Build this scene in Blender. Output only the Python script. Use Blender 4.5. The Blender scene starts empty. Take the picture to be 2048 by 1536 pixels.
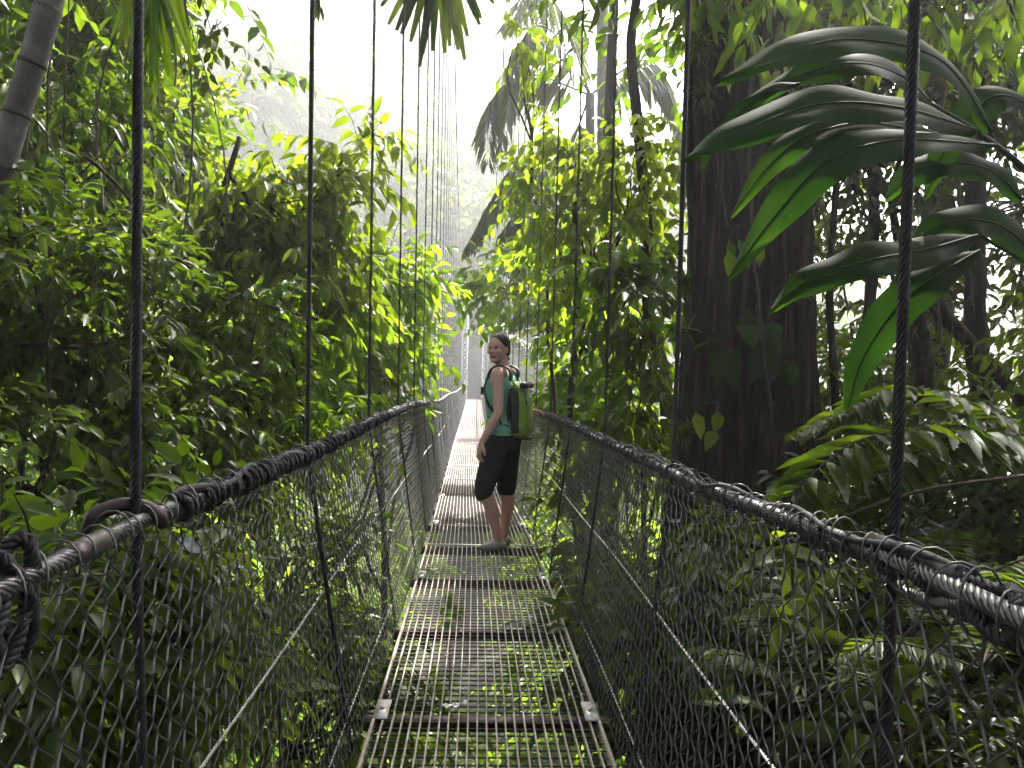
import bpy, math, random
import numpy as np
from mathutils import Vector, Matrix

# ------------------------------------------------------------------ camera, world, sun, exposure
C = bpy.context.scene
COL = C.collection
F = 1700.0 / 2048.0                      # focal length as a fraction of the picture width
CAMZ = 1.30
PITCH, YAW, ROLL = math.radians(-1.62), math.radians(1.82), math.radians(1.3)
cam_d = bpy.data.cameras.new('camera'); cam = bpy.data.objects.new('camera', cam_d); COL.objects.link(cam)
cam_d.sensor_width = 36.0; cam_d.lens = 36.0 * F; cam_d.clip_start = 0.05; cam_d.clip_end = 2000
cam.location = (0, 0, CAMZ)
RM = (Matrix.Rotation(-YAW, 4, 'Z') @ Matrix.Rotation(math.pi / 2 + PITCH, 4, 'X') @ Matrix.Rotation(ROLL, 4, 'Z'))
cam.rotation_euler = RM.to_euler()
C.camera = cam
R3 = np.array(RM.to_3x3())

SUN_EL, SUN_AZ = 50.0, 27.0              # degrees; azimuth measured from +Y towards +X
w = bpy.data.worlds.new('World'); C.world = w; w.use_nodes = True
nt = w.node_tree; bg = nt.nodes['Background']
sky = nt.nodes.new('ShaderNodeTexSky'); sky.sky_type = 'NISHITA'; sky.sun_disc = False
sky.sun_elevation = math.radians(SUN_EL); sky.sun_rotation = math.radians(SUN_AZ)
sky.dust_density = 4.0; sky.ozone_density = 1.0; sky.air_density = 1.0
hsv = nt.nodes.new('ShaderNodeHueSaturation'); hsv.inputs['Saturation'].default_value = 0.45
nt.links.new(sky.outputs[0], hsv.inputs['Color']); nt.links.new(hsv.outputs[0], bg.inputs['Color'])
bg.inputs['Strength'].default_value = 0.15
sun_d = bpy.data.lights.new('sun', 'SUN'); sun_d.energy = 5.0; sun_d.angle = math.radians(1.0); sun_d.color = (1, .95, .86)
sun = bpy.data.objects.new('sun', sun_d); COL.objects.link(sun)
az, el = math.radians(SUN_AZ), math.radians(SUN_EL)
sd = Vector((math.sin(az) * math.cos(el), math.cos(az) * math.cos(el), math.sin(el)))
sun.rotation_euler = sd.to_track_quat('Z', 'Y').to_euler(); sun.location = sd * 200
C.view_settings.view_transform = 'Standard'; C.view_settings.look = 'None'
C.view_settings.exposure = 2.65; C.view_settings.gamma = 1.0
C.render.engine = 'CYCLES'
cy = C.cycles
cy.max_bounces = 6; cy.diffuse_bounces = 3; cy.glossy_bounces = 2; cy.transmission_bounces = 4; cy.volume_bounces = 0
cy.transparent_max_bounces = 8; cy.use_denoising = True; cy.sample_clamp_indirect = 6.0
cy.caustics_reflective = False; cy.caustics_refractive = False

def P(px, py, d):
    """world point seen at photo pixel (px, py) of the 2048-wide picture at forward distance d"""
    v = np.array([(px - 1024) / 1700.0 * d, -(py - 768) / 1700.0 * d, -d])
    return R3 @ v + np.array([0, 0, CAMZ])

# ------------------------------------------------------------------ helpers
def tag(o, label=None, cat=None, group=None, kind=None):
    if label: o['label'] = label
    if cat: o['category'] = cat
    if group: o['group'] = group
    if kind: o['kind'] = kind
    return o
def empty(name, loc, label, cat, group=None):
    o = bpy.data.objects.new(name, None); COL.objects.link(o); o.location = loc; o.empty_display_size = .1
    return tag(o, label, cat, group)

class MB:
    """collects polygons (as numpy blocks) and links them as one mesh object"""
    def __init__(s): s.v = []; s.f = []; s.n = 0; s.a = []
    def add(s, V, faces, mat=0, rnd=None):
        V = np.asarray(V, float).reshape(-1, 3)
        if isinstance(faces, np.ndarray): faces = [faces]
        for fa in faces: s.f.append((np.asarray(fa, np.int64) + s.n, mat))
        s.v.append(V); s.n += len(V)
        s.a.append(np.full(len(V), .5) if rnd is None else np.broadcast_to(np.asarray(rnd, float), (len(V),)))
    def mesh(s, name, mats, smooth=False):
        me = bpy.data.meshes.new(name)
        V = np.concatenate(s.v); me.vertices.add(len(V)); me.vertices.foreach_set('co', V.ravel())
        idx = np.concatenate([f.ravel() for f, m in s.f])
        tot = np.concatenate([np.full(len(f), f.shape[1]) for f, m in s.f])
        mi = np.concatenate([np.full(len(f), m) for f, m in s.f])
        st = np.concatenate([[0], np.cumsum(tot)[:-1]])
        me.loops.add(len(idx)); me.loops.foreach_set('vertex_index', idx)
        me.polygons.add(len(tot)); me.polygons.foreach_set('loop_start', st); me.polygons.foreach_set('loop_total', tot)
        me.polygons.foreach_set('material_index', mi)
        if smooth: me.polygons.foreach_set('use_smooth', np.ones(len(tot), bool))
        at = me.attributes.new('leafrnd', 'FLOAT', 'POINT'); at.data.foreach_set('value', np.concatenate(s.a))
        for m in (mats if isinstance(mats, (list, tuple)) else [mats]): me.materials.append(m)
        me.update(); me.validate(); return me
    def build(s, name, mats, parent=None, loc=None, smooth=False):
        if loc is not None and len(s.v):
            s.v = [np.concatenate(s.v) - np.asarray(loc)]; s.a = [np.concatenate(s.a)]
        o = bpy.data.objects.new(name, s.mesh(name, mats, smooth)); COL.objects.link(o)
        if parent is not None: o.parent = parent
        elif loc is not None: o.location = loc
        return o

def frames(P_):
    P_ = np.asarray(P_, float); T = np.gradient(P_, axis=0); T /= np.linalg.norm(T, axis=1)[:, None] + 1e-12
    ref = np.array([0, 0, 1.0]) if abs(T[0, 2]) < .9 else np.array([1.0, 0, 0])
    N = np.zeros_like(P_); n = ref - T[0] * ref.dot(T[0]); N[0] = n / np.linalg.norm(n)
    for i in range(1, len(P_)):
        n = N[i - 1] - T[i] * N[i - 1].dot(T[i]); N[i] = n / (np.linalg.norm(n) + 1e-12)
    return T, N, np.cross(T, N)
def tube(mb, pts, r, sides=6, mat=0, rnd=None, caps=True, flat=1.0, rough=0, rng=None):
    pts = np.asarray(pts, float); n = len(pts); T, N, B = frames(pts)
    r = np.broadcast_to(np.asarray(r, float), (n,)); a = np.arange(sides) / sides * 2 * math.pi
    rr = r[:, None] * np.ones(sides)
    if rough: rr = rr * (1 + rough * rng.standard_normal((n, sides)))
    V = pts[:, None] + rr[..., None] * (np.cos(a)[None, :, None] * N[:, None] + flat * np.sin(a)[None, :, None] * B[:, None])
    i = np.arange(n - 1)[:, None] * sides; j = np.arange(sides)[None]
    q = np.stack([i + j, i + (j + 1) % sides, i + sides + (j + 1) % sides, i + sides + j], -1).reshape(-1, 4)
    fs = [q]
    if caps: fs += [np.arange(sides)[::-1][None], (np.arange(sides) + (n - 1) * sides)[None]]
    mb.add(V.reshape(-1, 3), fs, mat, rnd)
def box(mb, c, s, mat=0, R=None):
    h = np.array([[x, y, z] for x in (-.5, .5) for y in (-.5, .5) for z in (-.5, .5)]) * np.asarray(s)
    if R is not None: h = h @ np.asarray(R).T
    mb.add(h + np.asarray(c), np.array([[0, 1, 3, 2], [4, 6, 7, 5], [0, 4, 5, 1], [2, 3, 7, 6], [0, 2, 6, 4], [1, 5, 7, 3]]), mat)
def smooth_path(pts, n):
    """Catmull-Rom through the points"""
    p = np.asarray(pts, float)
    if len(p) == 2: t = np.linspace(0, 1, n)[:, None]; return p[0] * (1 - t) + p[1] * t
    p = np.vstack([2 * p[0] - p[1], p, 2 * p[-1] - p[-2]]); m = len(p) - 3
    u = np.linspace(0, m - 1e-6, n); k = u.astype(int); t = (u - k)[:, None]
    a, b, c, d = p[k], p[k + 1], p[k + 2], p[k + 3]
    return .5 * ((2 * b) + (c - a) * t + (2 * a - 5 * b + 4 * c - d) * t ** 2 + (3 * b - a - 3 * c + d) * t ** 3)
def strands(mb, pts, R, k=6, pitch=.1, sides=4, mat=0, step=None):
    """a laid wire cable: k strands wound round the path"""
    pts = np.asarray(pts, float); L = np.r_[0, np.cumsum(np.linalg.norm(np.diff(pts, axis=0), axis=1))]
    n = max(8, int(L[-1] / (step or pitch / 8))); s = np.linspace(0, L[-1], n)
    p = np.stack([np.interp(s, L, pts[:, i]) for i in range(3)], 1); T, N, B = frames(p)
    for j in range(k):
        a = 2 * math.pi * (s / pitch + j / k)
        tube(mb, p + R * .62 * (np.cos(a)[:, None] * N + np.sin(a)[:, None] * B), R * .42, sides, mat)

# ------------------------------------------------------------------ materials
def mat(name, col, rough=.6, metal=0.0, spec=.5, noise=None, bump=None, scale=8.0, stretch=(1, 1, 1), coat=0):
    m = bpy.data.materials.new(name); m.use_nodes = True; t = m.node_tree; b = t.nodes['Principled BSDF']
    b.inputs['Base Color'].default_value = (*col, 1); b.inputs['Roughness'].default_value = rough
    b.inputs['Metallic'].default_value = metal; b.inputs['Specular IOR Level'].default_value = spec
    b.inputs['Coat Weight'].default_value = coat
    if noise or bump:
        tc = t.nodes.new('ShaderNodeTexCoord'); mp = t.nodes.new('ShaderNodeMapping'); mp.inputs['Scale'].default_value = stretch
        nz = t.nodes.new('ShaderNodeTexNoise'); nz.inputs['Scale'].default_value = scale; nz.inputs['Detail'].default_value = 8
        nz.inputs['Roughness'].default_value = .65
        t.links.new(tc.outputs['Object'], mp.inputs[0]); t.links.new(mp.outputs[0], nz.inputs['Vector'])
        if noise:
            cr = t.nodes.new('ShaderNodeValToRGB'); e = cr.color_ramp.elements
            e[0].position, e[1].position = .32, .68; e[0].color = (*col, 1); e[1].color = (*noise[-1], 1)
            for k, c in enumerate(noise[:-1]):
                x = e.new(.32 + .36 * (k + 1) / len(noise)); x.color = (*c, 1)
            t.links.new(nz.outputs[0], cr.inputs[0]); t.links.new(cr.outputs[0], b.inputs['Base Color'])
        if bump:
            bp = t.nodes.new('ShaderNodeBump'); bp.inputs['Strength'].default_value = 1; bp.inputs['Distance'].default_value = bump
            t.links.new(nz.outputs[0], bp.inputs['Height']); t.links.new(bp.outputs[0], b.inputs['Normal'])
    return m
def leaf_mat(name, cols, trans=.45, rough=.38, tcol=1.35):
    """leaf blades: each leaf draws its own green from a ramp; light passes through the blade"""
    m = bpy.data.materials.new(name); m.use_nodes = True; t = m.node_tree; b = t.nodes['Principled BSDF']; out = t.nodes['Material Output']
    at = t.nodes.new('ShaderNodeAttribute'); at.attribute_name = 'leafrnd'
    cr = t.nodes.new('ShaderNodeValToRGB'); e = cr.color_ramp.elements
    e[0].color = (*cols[0], 1); e[1].color = (*cols[-1], 1)
    for k, c in enumerate(cols[1:-1]): x = e.new((k + 1) / (len(cols) - 1)); x.color = (*c, 1)
    tc = t.nodes.new('ShaderNodeTexCoord'); nz = t.nodes.new('ShaderNodeTexNoise'); nz.inputs['Scale'].default_value = 30; nz.inputs['Detail'].default_value = 2
    mul = t.nodes.new('ShaderNodeMath'); mul.operation = 'MULTIPLY_ADD'; mul.inputs[1].default_value = .35
    sub = t.nodes.new('ShaderNodeMath'); sub.operation = 'ADD'; sub.inputs[1].default_value = -.17
    t.links.new(tc.outputs['Object'], nz.inputs['Vector']); t.links.new(at.outputs['Fac'], sub.inputs[0])
    t.links.new(nz.outputs[0], mul.inputs[0]); t.links.new(sub.outputs[0], mul.inputs[2]); t.links.new(mul.outputs[0], cr.inputs[0])
    t.links.new(cr.outputs[0], b.inputs['Base Color']); b.inputs['Roughness'].default_value = rough
    b.inputs['Specular IOR Level'].default_value = .35
    tr = t.nodes.new('ShaderNodeBsdfTranslucent'); mx = t.nodes.new('ShaderNodeMixShader'); mx.inputs[0].default_value = trans
    mc = t.nodes.new('ShaderNodeMix'); mc.data_type = 'RGBA'; mc.blend_type = 'MULTIPLY'; mc.inputs[0].default_value = 1
    mc.inputs[7].default_value = (1.64 * tcol, 1.58 * tcol, .45 * tcol, 1); mc.clamp_result = False
    t.links.new(cr.outputs[0], mc.inputs[6]); t.links.new(mc.outputs[2], tr.inputs['Color'])
    t.links.new(b.outputs[0], mx.inputs[1]); t.links.new(tr.outputs[0], mx.inputs[2]); t.links.new(mx.outputs[0], out.inputs['Surface'])
    return m
G = dict(
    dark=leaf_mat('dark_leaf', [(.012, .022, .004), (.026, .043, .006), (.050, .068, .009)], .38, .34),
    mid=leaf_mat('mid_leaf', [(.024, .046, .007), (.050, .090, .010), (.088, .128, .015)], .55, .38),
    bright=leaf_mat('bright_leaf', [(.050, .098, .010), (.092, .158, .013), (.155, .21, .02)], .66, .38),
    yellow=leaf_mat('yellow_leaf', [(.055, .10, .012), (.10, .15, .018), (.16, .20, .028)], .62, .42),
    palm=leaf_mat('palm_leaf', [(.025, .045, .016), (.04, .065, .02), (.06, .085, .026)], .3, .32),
    big=leaf_mat('ginger_leaf', [(.007, .022, .005), (.012, .040, .007), (.030, .070, .010)], .45, .6),
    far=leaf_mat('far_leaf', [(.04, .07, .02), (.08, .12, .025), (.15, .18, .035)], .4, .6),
    grass=leaf_mat('fern_leaf', [(.03, .07, .008), (.05, .10, .01), (.09, .13, .014)], .5, .4))
G['big'].node_tree.nodes['Principled BSDF'].inputs['Specular IOR Level'].default_value = .14
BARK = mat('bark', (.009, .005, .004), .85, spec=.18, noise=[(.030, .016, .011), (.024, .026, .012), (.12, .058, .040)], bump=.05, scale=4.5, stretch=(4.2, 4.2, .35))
BARKG = mat('grey_bark', (.06, .055, .045), .8, noise=[(.10, .095, .08), (.17, .16, .14)], bump=.01, scale=7, stretch=(1, 1, .6))
TWIG = mat('twig', (.045, .036, .022), .8)
MOSS = mat('moss', (.05, .06, .018), .95, noise=[(.10, .11, .035)], bump=.02, scale=20)
STEEL = mat('wet_steel', (.07, .067, .064), .38, .8, noise=[(.16, .155, .15)], scale=25)
DSTEEL = mat('dark_cable', (.018, .018, .019), .5, .5, noise=[(.045, .044, .042)], scale=40)
WIRE = mat('fence_wire', (.07, .07, .068), .35, .6, noise=[(.13, .125, .12)], scale=12)
ROPE = mat('black_rope', (.006, .006, .007), .7, noise=[(.018, .018, .02)], bump=.002, scale=120)
GRATE = mat('grating', (.52, .48, .45), .42, .3, noise=[(.36, .29, .25), (.62, .59, .56)], scale=9)
GRATED = mat('grating_rod', (.04, .032, .028), .6, .2, noise=[(.10, .08, .07)], scale=20)
RUST = mat('rusty_beam', (.04, .025, .02), .6, .3, noise=[(.08, .06, .05), (.22, .19, .17)], scale=12)
PLATE = mat('clip_plate', (.42, .38, .36), .4, .6, noise=[(.6, .57, .55)], scale=20)

# ------------------------------------------------------------------ terrain
def sstep(a, b, x): t = np.clip((x - a) / (b - a), 0, 1); return t * t * (3 - 2 * t)
def wob(x, y): return np.sin(x * .7 + 1.3) * np.cos(y * .6) * .5 + np.sin(x * 1.9 + y * 1.3) * .18 + np.sin(x * 3.7 - y * 2.9) * .07
def ground(x, y):
    x = np.asarray(x, float); y = np.asarray(y, float)
    near = -1.3 - 1.6 * sstep(.5, -2, x)
    z = near - (9.5 + near * .0) * sstep(1.0, 17, y) + 9.5 * sstep(34, 54, y)
    z = z + .32 * np.clip(np.abs(x) - 3.0, 0, 14) * sstep(-4, 6, y)
    up = sstep(52, 100, y) * np.interp(x, [-60, -27, -4, 5, 14, 60], [52, 40, 27, 13, 5, 3])
    back = sstep(52, 64, y) * 4.0
    rb = sstep(.9, 2.0, x) * sstep(9.5, 3.0, y) * (1.05 + .75 * np.clip(x - 1.5, 0, 5))
    return z + up + back + rb + wob(x, y) * (.35 - .2 * sstep(9, 3, y)) + wob(x * .13, y * .13) * sstep(60, 90, y) * 3
gx = np.concatenate([np.linspace(-300, -30, 28), np.linspace(-29, 29, 117), np.linspace(30, 300, 28)])
gy = np.concatenate([np.linspace(-60, -8, 14), np.linspace(-7.5, 60, 136), np.linspace(61, 110, 40), np.linspace(115, 420, 32)])
X, Y = np.meshgrid(gx, gy); Z = ground(X, Y)
mb = MB(); nx, ny = len(gx), len(gy); ii = (np.arange(ny - 1)[:, None] * nx + np.arange(nx - 1)[None]).ravel()
mb.add(np.stack([X, Y, Z], -1).reshape(-1, 3), np.stack([ii, ii + 1, ii + nx + 1, ii + nx], 1))
SOIL = mat('forest_soil', (.016, .011, .008), .9, noise=[(.04, .028, .018), (.022, .03, .010), (.09, .06, .04)], bump=.05, scale=2.4)
tag(mb.build('ground', SOIL, smooth=True), kind='structure')

# ------------------------------------------------------------------ bridge curves
def dz(y): return np.interp(y, [-6, 0, 2.6, 6.4, 7.5, 15, 21, 30, 40, 49, 60], [.05, .03, 0, -.13, -.19, -.58, -.76, -.95, -1.03, -1.03, -1.0])
yy_ = np.linspace(-6, 60, 400); _k = np.hanning(31); _k /= _k.sum()
_z = np.convolve(np.pad(dz(yy_), 15, mode='edge'), _k, 'valid')
def dz(y): return np.interp(y, yy_, _z)
_x = np.interp(yy_, [-6, 2.6, 6.4, 7.5, 15, 21, 48, 60], [.05, .04, 0.0, -.03, -.20, -.32, -.62, -.7])
_x = np.convolve(np.pad(_x, 15, mode='edge'), _k, 'valid')
def dx(y): return np.interp(y, yy_, _x)
HALF = .425
def rail(side, y):
    if side < 0:
        lat = np.interp(y, [.5, 1.35, 3.1, 8, 50], [.56, .575, .64, .60, .55]); h = np.interp(y, [.5, 1.35, 3.1, 4.7, 7.85, 21, 40, 50], [1.01, 1.02, .975, 1.02, 1.08, 1.17, 1.0, 1.0])
    else:
        lat = np.interp(y, [.5, 1.2, 2.4, 8, 50], [.53, .54, .575, .60, .55]); h = np.interp(y, [.5, 1.2, 2.4, 4.5, 8.5, 21, 40, 50], [1.02, 1.015, .96, .96, 1.02, 1.12, 1.0, 1.0])
    return np.stack([dx(y) + side * lat, y, dz(y) + h], -1)
HL = [1.35 + 1.62 * k for k in range(30)]
HR = [1.20 + 1.56 * k for k in range(31)]
YEND = 49.5
def main_h(y): return np.interp(y, [-12, 46, 52], [0, 0, 1.2]) + 3.0 + .0118 * np.clip(46 - np.asarray(y, float), 0, 99) ** 2

bridge = empty('suspension_bridge', (0, 0, 0), 'long narrow hanging footbridge of steel grating slung from dark cables over the ravine', 'footbridge')
# deck panels
def deck_panel(y0, y1, first):
    mb = MB(); n = max(2, int((y1 - y0) / .6) + 1); ys = np.linspace(y0 + .004, y1 - .004, n)
    cx, cz = dx(ys), dz(ys); near = y0 < 9
    nb = 25 if y0 < 24 else 12
    for k in range(nb):
        off = -HALF + .012 + (2 * HALF - .024) * k / (nb - 1); edge = k in (0, nb - 1)
        wd, ht = (.010, .05) if edge else ((.0056 if y0 < 24 else .010), .016)
        jit = 0 if edge else rng.normal(0, .0012)
        V = []
        for (sx, sz) in ((-1, 0), (1, 0), (1, -1), (-1, -1)):
            V.append(np.stack([cx + off + jit + sx * wd / 2, ys, cz + (.004 if edge else 0) + sz * ht], 1))
        V = np.stack(V, 1).reshape(-1, 3); i = np.arange(n - 1)[:, None] * 4; j = np.arange(4)[None]
        q = np.stack([i + j, i + 4 + j, i + 4 + (j + 1) % 4, i + (j + 1) % 4], -1).reshape(-1, 4)
        mb.add(V, [q, np.array([[0, 1, 2, 3]]), np.array([[3, 2, 1, 0]]) + (n - 1) * 4], 0)
    st = .058 if y0 < 16 else .115
    for yr in np.arange(y0 + .03, y1 - .02, st):
        tube(mb, [(dx(yr) - HALF + .01, yr, dz(yr) - .017), (dx(yr) + HALF - .01, yr, dz(yr) - .017)], .0036 if y0 < 16 else .006, 4, 1, caps=False)
    return mb.build('deck_panel', [GRATE, GRATED], bridge)
rng = np.random.default_rng(5)
bounds = [-1.44] + [.86 + 2.3 * k for k in range(22)]
bounds = [b for b in bounds if b < YEND] + [YEND]
for a, b in zip(bounds[:-1], bounds[1:]):
    pn = deck_panel(a, b, a < 1)
    if b < 30:
        for s in (-1, 1):     # bolted clip plates at the joints
            m2 = MB(); c = np.array([dx(b) + s * (HALF - .035), b - .0, dz(b) + .0045])
            box(m2, c, (.052, .17, .005)); tube(m2, [c + (0, 0, .002), c + (0, 0, .012)], .009, 6)
            m2.build('clip_plate', PLATE, bridge)
# flat strips lying across the deck and beams beneath
for ys_, wdt in ((6.56, .035), (12.3, .03), (14.8, .03), (20.9, .04)):
    m2 = MB(); box(m2, (dx(ys_), ys_, dz(ys_) + .004), (2 * HALF - .03, wdt, .005)); m2.build('cross_strip', PLATE, bridge)
beams = [.86 + 1.15 * k for k in range(-1, 42)]
for yb in beams:
    if yb > YEND: break
    m2 = MB(); zc = dz(yb) - .056
    hw = .462
    box(m2, (dx(yb), yb + .02, zc), (2 * hw, .006, .062)); box(m2, (dx(yb), yb - .012, zc + .029), (2 * hw, .058, .006))
    m2.build('cross_beam', RUST, bridge)
# hangers
def plain_cable(mb, pts, r, sides=6): tube(mb, pts, r, sides)
for s, ys in ((-1, HL), (1, HR)):
    for k, y in enumerate(ys):
        if y > 47: continue
        m2 = MB(); r = rail(s, y); top = float(main_h(y)); xb = dx(y) + s * (.545 if k == 0 else .475)
        base = np.array([xb, y, dz(y) - .09]); rr = np.array([r[0] + s * .012, y, r[2]]); tp = np.array([r[0] + s * (.01 + .004 * top), y, top])
        pts = [base, rr, tp]
        if k < 2:
            knee = rr + (tp - rr) * min(1, 4.2 / (top - rr[2]))
            strands(m2, [base, rr], .0088, pitch=.07, step=.010); strands(m2, [rr, knee], .0088, pitch=.07, step=.010); tube(m2, [knee, tp], .0085, 6)
        elif k < 6:
            strands(m2, [base, rr], .0085, 3, pitch=.06, step=.012, sides=3); strands(m2, [rr, rr + (tp - rr) * min(1, 4.5 / (top - rr[2]))], .0085, 3, pitch=.06, step=.012, sides=3)
            tube(m2, [rr + (tp - rr) * min(1, 4.5 / (top - rr[2])), tp], .008, 5)
        else: tube(m2, pts, .0085, 5)
        m2.build('hanger_cable', DSTEEL, bridge)
for s in (-1, 1):
    m2 = MB(); ys = np.linspace(-11, 52, 50); rx = rail(s, np.clip(ys, .5, 50))[:, 0] + s * .02
    mh = main_h(ys); pts = np.stack([rx + s * .004 * mh, ys, mh], 1); tube(m2, pts, .022, 8); m2.build('main_cable', DSTEEL, bridge)
# far lattice mast pair
mast = empty('lattice_mast', (0, 0, 0), 'pale steel lattice mast pair joined as a portal at the far end', 'tower')
for s in (-1, 1):
    m2 = MB(); cx = dx(50.6) + s * .62; zb, zt = float(ground(cx, 51.5)) - .5, 5.4
    leg = [np.array([cx + a, 51.5 + b]) for a, b in ((-.16, -.16), (.16, -.16), (.16, .16), (-.16, .16))]
    for l in leg: tube(m2, [(l[0], l[1], zb), (l[0], l[1], zt)], .028, 6)
    for k in range(int((zt - zb) / .45)):
        z0 = zb + k * .45
        for q in range(4):
            a, b = leg[q], leg[(q + 1) % 4]
            tube(m2, [(a[0], a[1], z0), (b[0], b[1], z0 + .45)], .014, 4); tube(m2, [(a[0], a[1], z0), (b[0], b[1], z0)], .012, 4)
    m2.build('mast', mat('pale_paint', (.62, .63, .62), .5), mast)
m2 = MB(); box(m2, (dx(50.6), 51.5, 5.25), (.9, .12, .12)); m2.build('crossbar', bpy.data.materials['pale_paint'], mast)
m2 = MB()
for k in range(9): box(m2, (dx(52) + (k - 4) * .082, 52.6, .45), (.076, .05, 3.1))
box(m2, (dx(52), 52.66, 1.9), (.8, .06, .1)); box(m2, (dx(52), 52.66, -.6), (.8, .06, .1))
g = m2.build('far_gap_panel', mat('gap_board', (.02, .024, .02), .8, noise=[(.04, .045, .04)], scale=6, stretch=(3, 3, .4)))  # boards added where the path and trees beyond the deck look dark
tag(g, 'tall dark grey-green board panel added for the dark gap beyond the far end of the bridge', 'panel')

# ------------------------------------------------------------------ fences
def fence(side):
    word = 'left' if side < 0 else 'right'
    fe = empty('chain_link_fence', (0, 0, 0), {-1: 'chain-link fence laced to black-roped handrail along the left side of the bridge', 1: 'chain-link fence hung from lashed handrail cable along the right side of the bridge'}[side], 'fence', 'chain link fences of the bridge')
    r2 = np.random.default_rng(11 + side)
    def mesh_part(y0, y1, pitch, row, r, sides, sub):
        mb = MB(); n = int((y1 - y0) / pitch)
        ph = r2.random() * 6
        for i in range(n):
            yc = y0 + (i + .5) * pitch
            top = rail(side, yc); bot = np.array([dx(yc) + side * (HALF + .02), yc, dz(yc) - .03]); H = np.linalg.norm(top - bot)
            m = max(2, int(H / (row / 2)));
            k = np.arange(m * sub + 1) / sub
            tri = np.abs(((k + (0 if i % 2 else 1)) % 2) - 1) * 2 - 1           # -1..1 zigzag
            tri = np.sin(tri * math.pi / 2) * .25 + tri * .75
            v = k / m
            # slack: rows sag and the pattern drifts a little along the bridge
            drift = .012 * np.sin(yc * 1.7 + ph + v * 3) + .006 * np.sin(yc * 5.1 + v * 7)
            bulge = .035 * np.sin(v * math.pi) * (1 + .4 * np.sin(yc * 1.3 + ph))
            zag = .0035 * (np.cos(k * math.pi))
            pts = bot + (top - bot) * v[:, None]
            pts = pts + np.stack([side * (bulge + zag), tri * pitch * .53 + drift, .004 * np.sin(yc * 9 + v * 11)], 1)
            tube(mb, pts, r, sides, caps=False)
        return mb
    a = mesh_part(.25, 6.0, .033, .068, .0019, 4, 3); a.build('wire_mesh', WIRE, fe, smooth=True)
    a = mesh_part(6.0, 15.0, .030, .06, .0017, 3, 1); b = mesh_part(15.0, 28.0, .056, .11, .0026, 3, 1); c = mesh_part(28.0, YEND, .11, .16, .004, 3, 1)
    for q in (b, c):
        for V, Aa in zip(q.v, q.a): pass
        for (f, m) in q.f: a.f.append((f + a.n, m))
        a.v += q.v; a.a += q.a; a.n += q.n
    a.build('far_wire_mesh', WIRE, fe)
    # handrail wire cable
    mb = MB(); ys = np.linspace(.3, 5, 60); strands(mb, rail(side, ys), .0135, pitch=.085, step=.009)
    ys = np.linspace(5, YEND, 60); tube(mb, rail(side, ys), .013, 6); mb.build('handrail_cable', STEEL, fe, smooth=True)
    # black rope wound round the handrail
    mb = MB(); y0 = 1.5 if side < 0 else 1.02
    for ya, yb, step in ((y0, 6, .006), (6, 16, .02)):
        s = np.arange(ya, yb, step); T, N, B = frames(rail(side, s))
        pitch = .075 if side < 0 else .11; a_ = 2 * math.pi * s / pitch + .9 * np.sin(s * 4)
        R = (.021 if side < 0 else .0155) * (1 + .18 * np.sin(s * 23) + .12 * np.sin(s * 9.7))
        p = rail(side, s) + R[:, None] * (np.cos(a_)[:, None] * N + np.sin(a_)[:, None] * B) + (0, 0, -.004)
        if ya < 5: 
            if side < 0: strands(mb, p, .0095, 3, pitch=.025, step=.006, sides=4)
            else: strands(mb, p, .0075, 3, pitch=.022, step=.006, sides=4)
        else: tube(mb, p, .010, 4)
        # a second length running along the cable
        p2 = rail(side, s) + np.stack([.012 * np.cos(s * 7), 0 * s, .016 + .008 * np.sin(s * 13)], 1)
        tube(mb, p2, .0085 if side < 0 else .006, 5)
    s = np.arange(16, YEND, .2); tube(mb, rail(side, s), .026 + .006 * np.sin(s * 19), 6)
    mb.build('rope_lashing', ROPE, fe, smooth=True)
    # wire loops of the mesh folded over the rail
    mb = MB()
    for yc in np.arange(.62, 9, .056):
        c = rail(side, yc) + r2.normal(0, .003, 3); tw = r2.uniform(-.7, .7); t = np.linspace(-.3, 1.9 * math.pi * .9, 14)
        R = .029 + r2.uniform(-.004, .008); lean = r2.uniform(-.35, .35)
        pts = np.stack([c[0] + R * np.cos(t) * math.cos(tw), c[1] + R * np.cos(t) * math.sin(tw) + lean * .03 * np.sin(t) + .012 * t / 6, c[2] - .006 + R * 1.15 * np.sin(t)], 1)
        tube(mb, pts, .0017, 4)
    mb.build('mesh_loops', WIRE, fe, smooth=True)
    # long diagonal-looking cables that run through the mesh
    for fr, rr, wv in ((.52, .0048, .006), (.06, .0042, .01)):
        mb = MB(); ys = np.linspace(.3, YEND, 160); t = rail(side, ys); b = np.stack([dx(ys) + side * (HALF + .02), ys, dz(ys) - .03], 1)
        p = b + (t - b) * fr + np.stack([side * .04 + 0 * ys, 0 * ys, wv * np.sin(ys * 2.1)], 1)
        strands(mb, p[:60], rr, 3, pitch=.04, step=.015, sides=3); tube(mb, p[59:], rr, 4)
        mb.build('stay_wire', PLATE, fe)
    return fe
FL = fence(-1); FR = fence(1)

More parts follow.
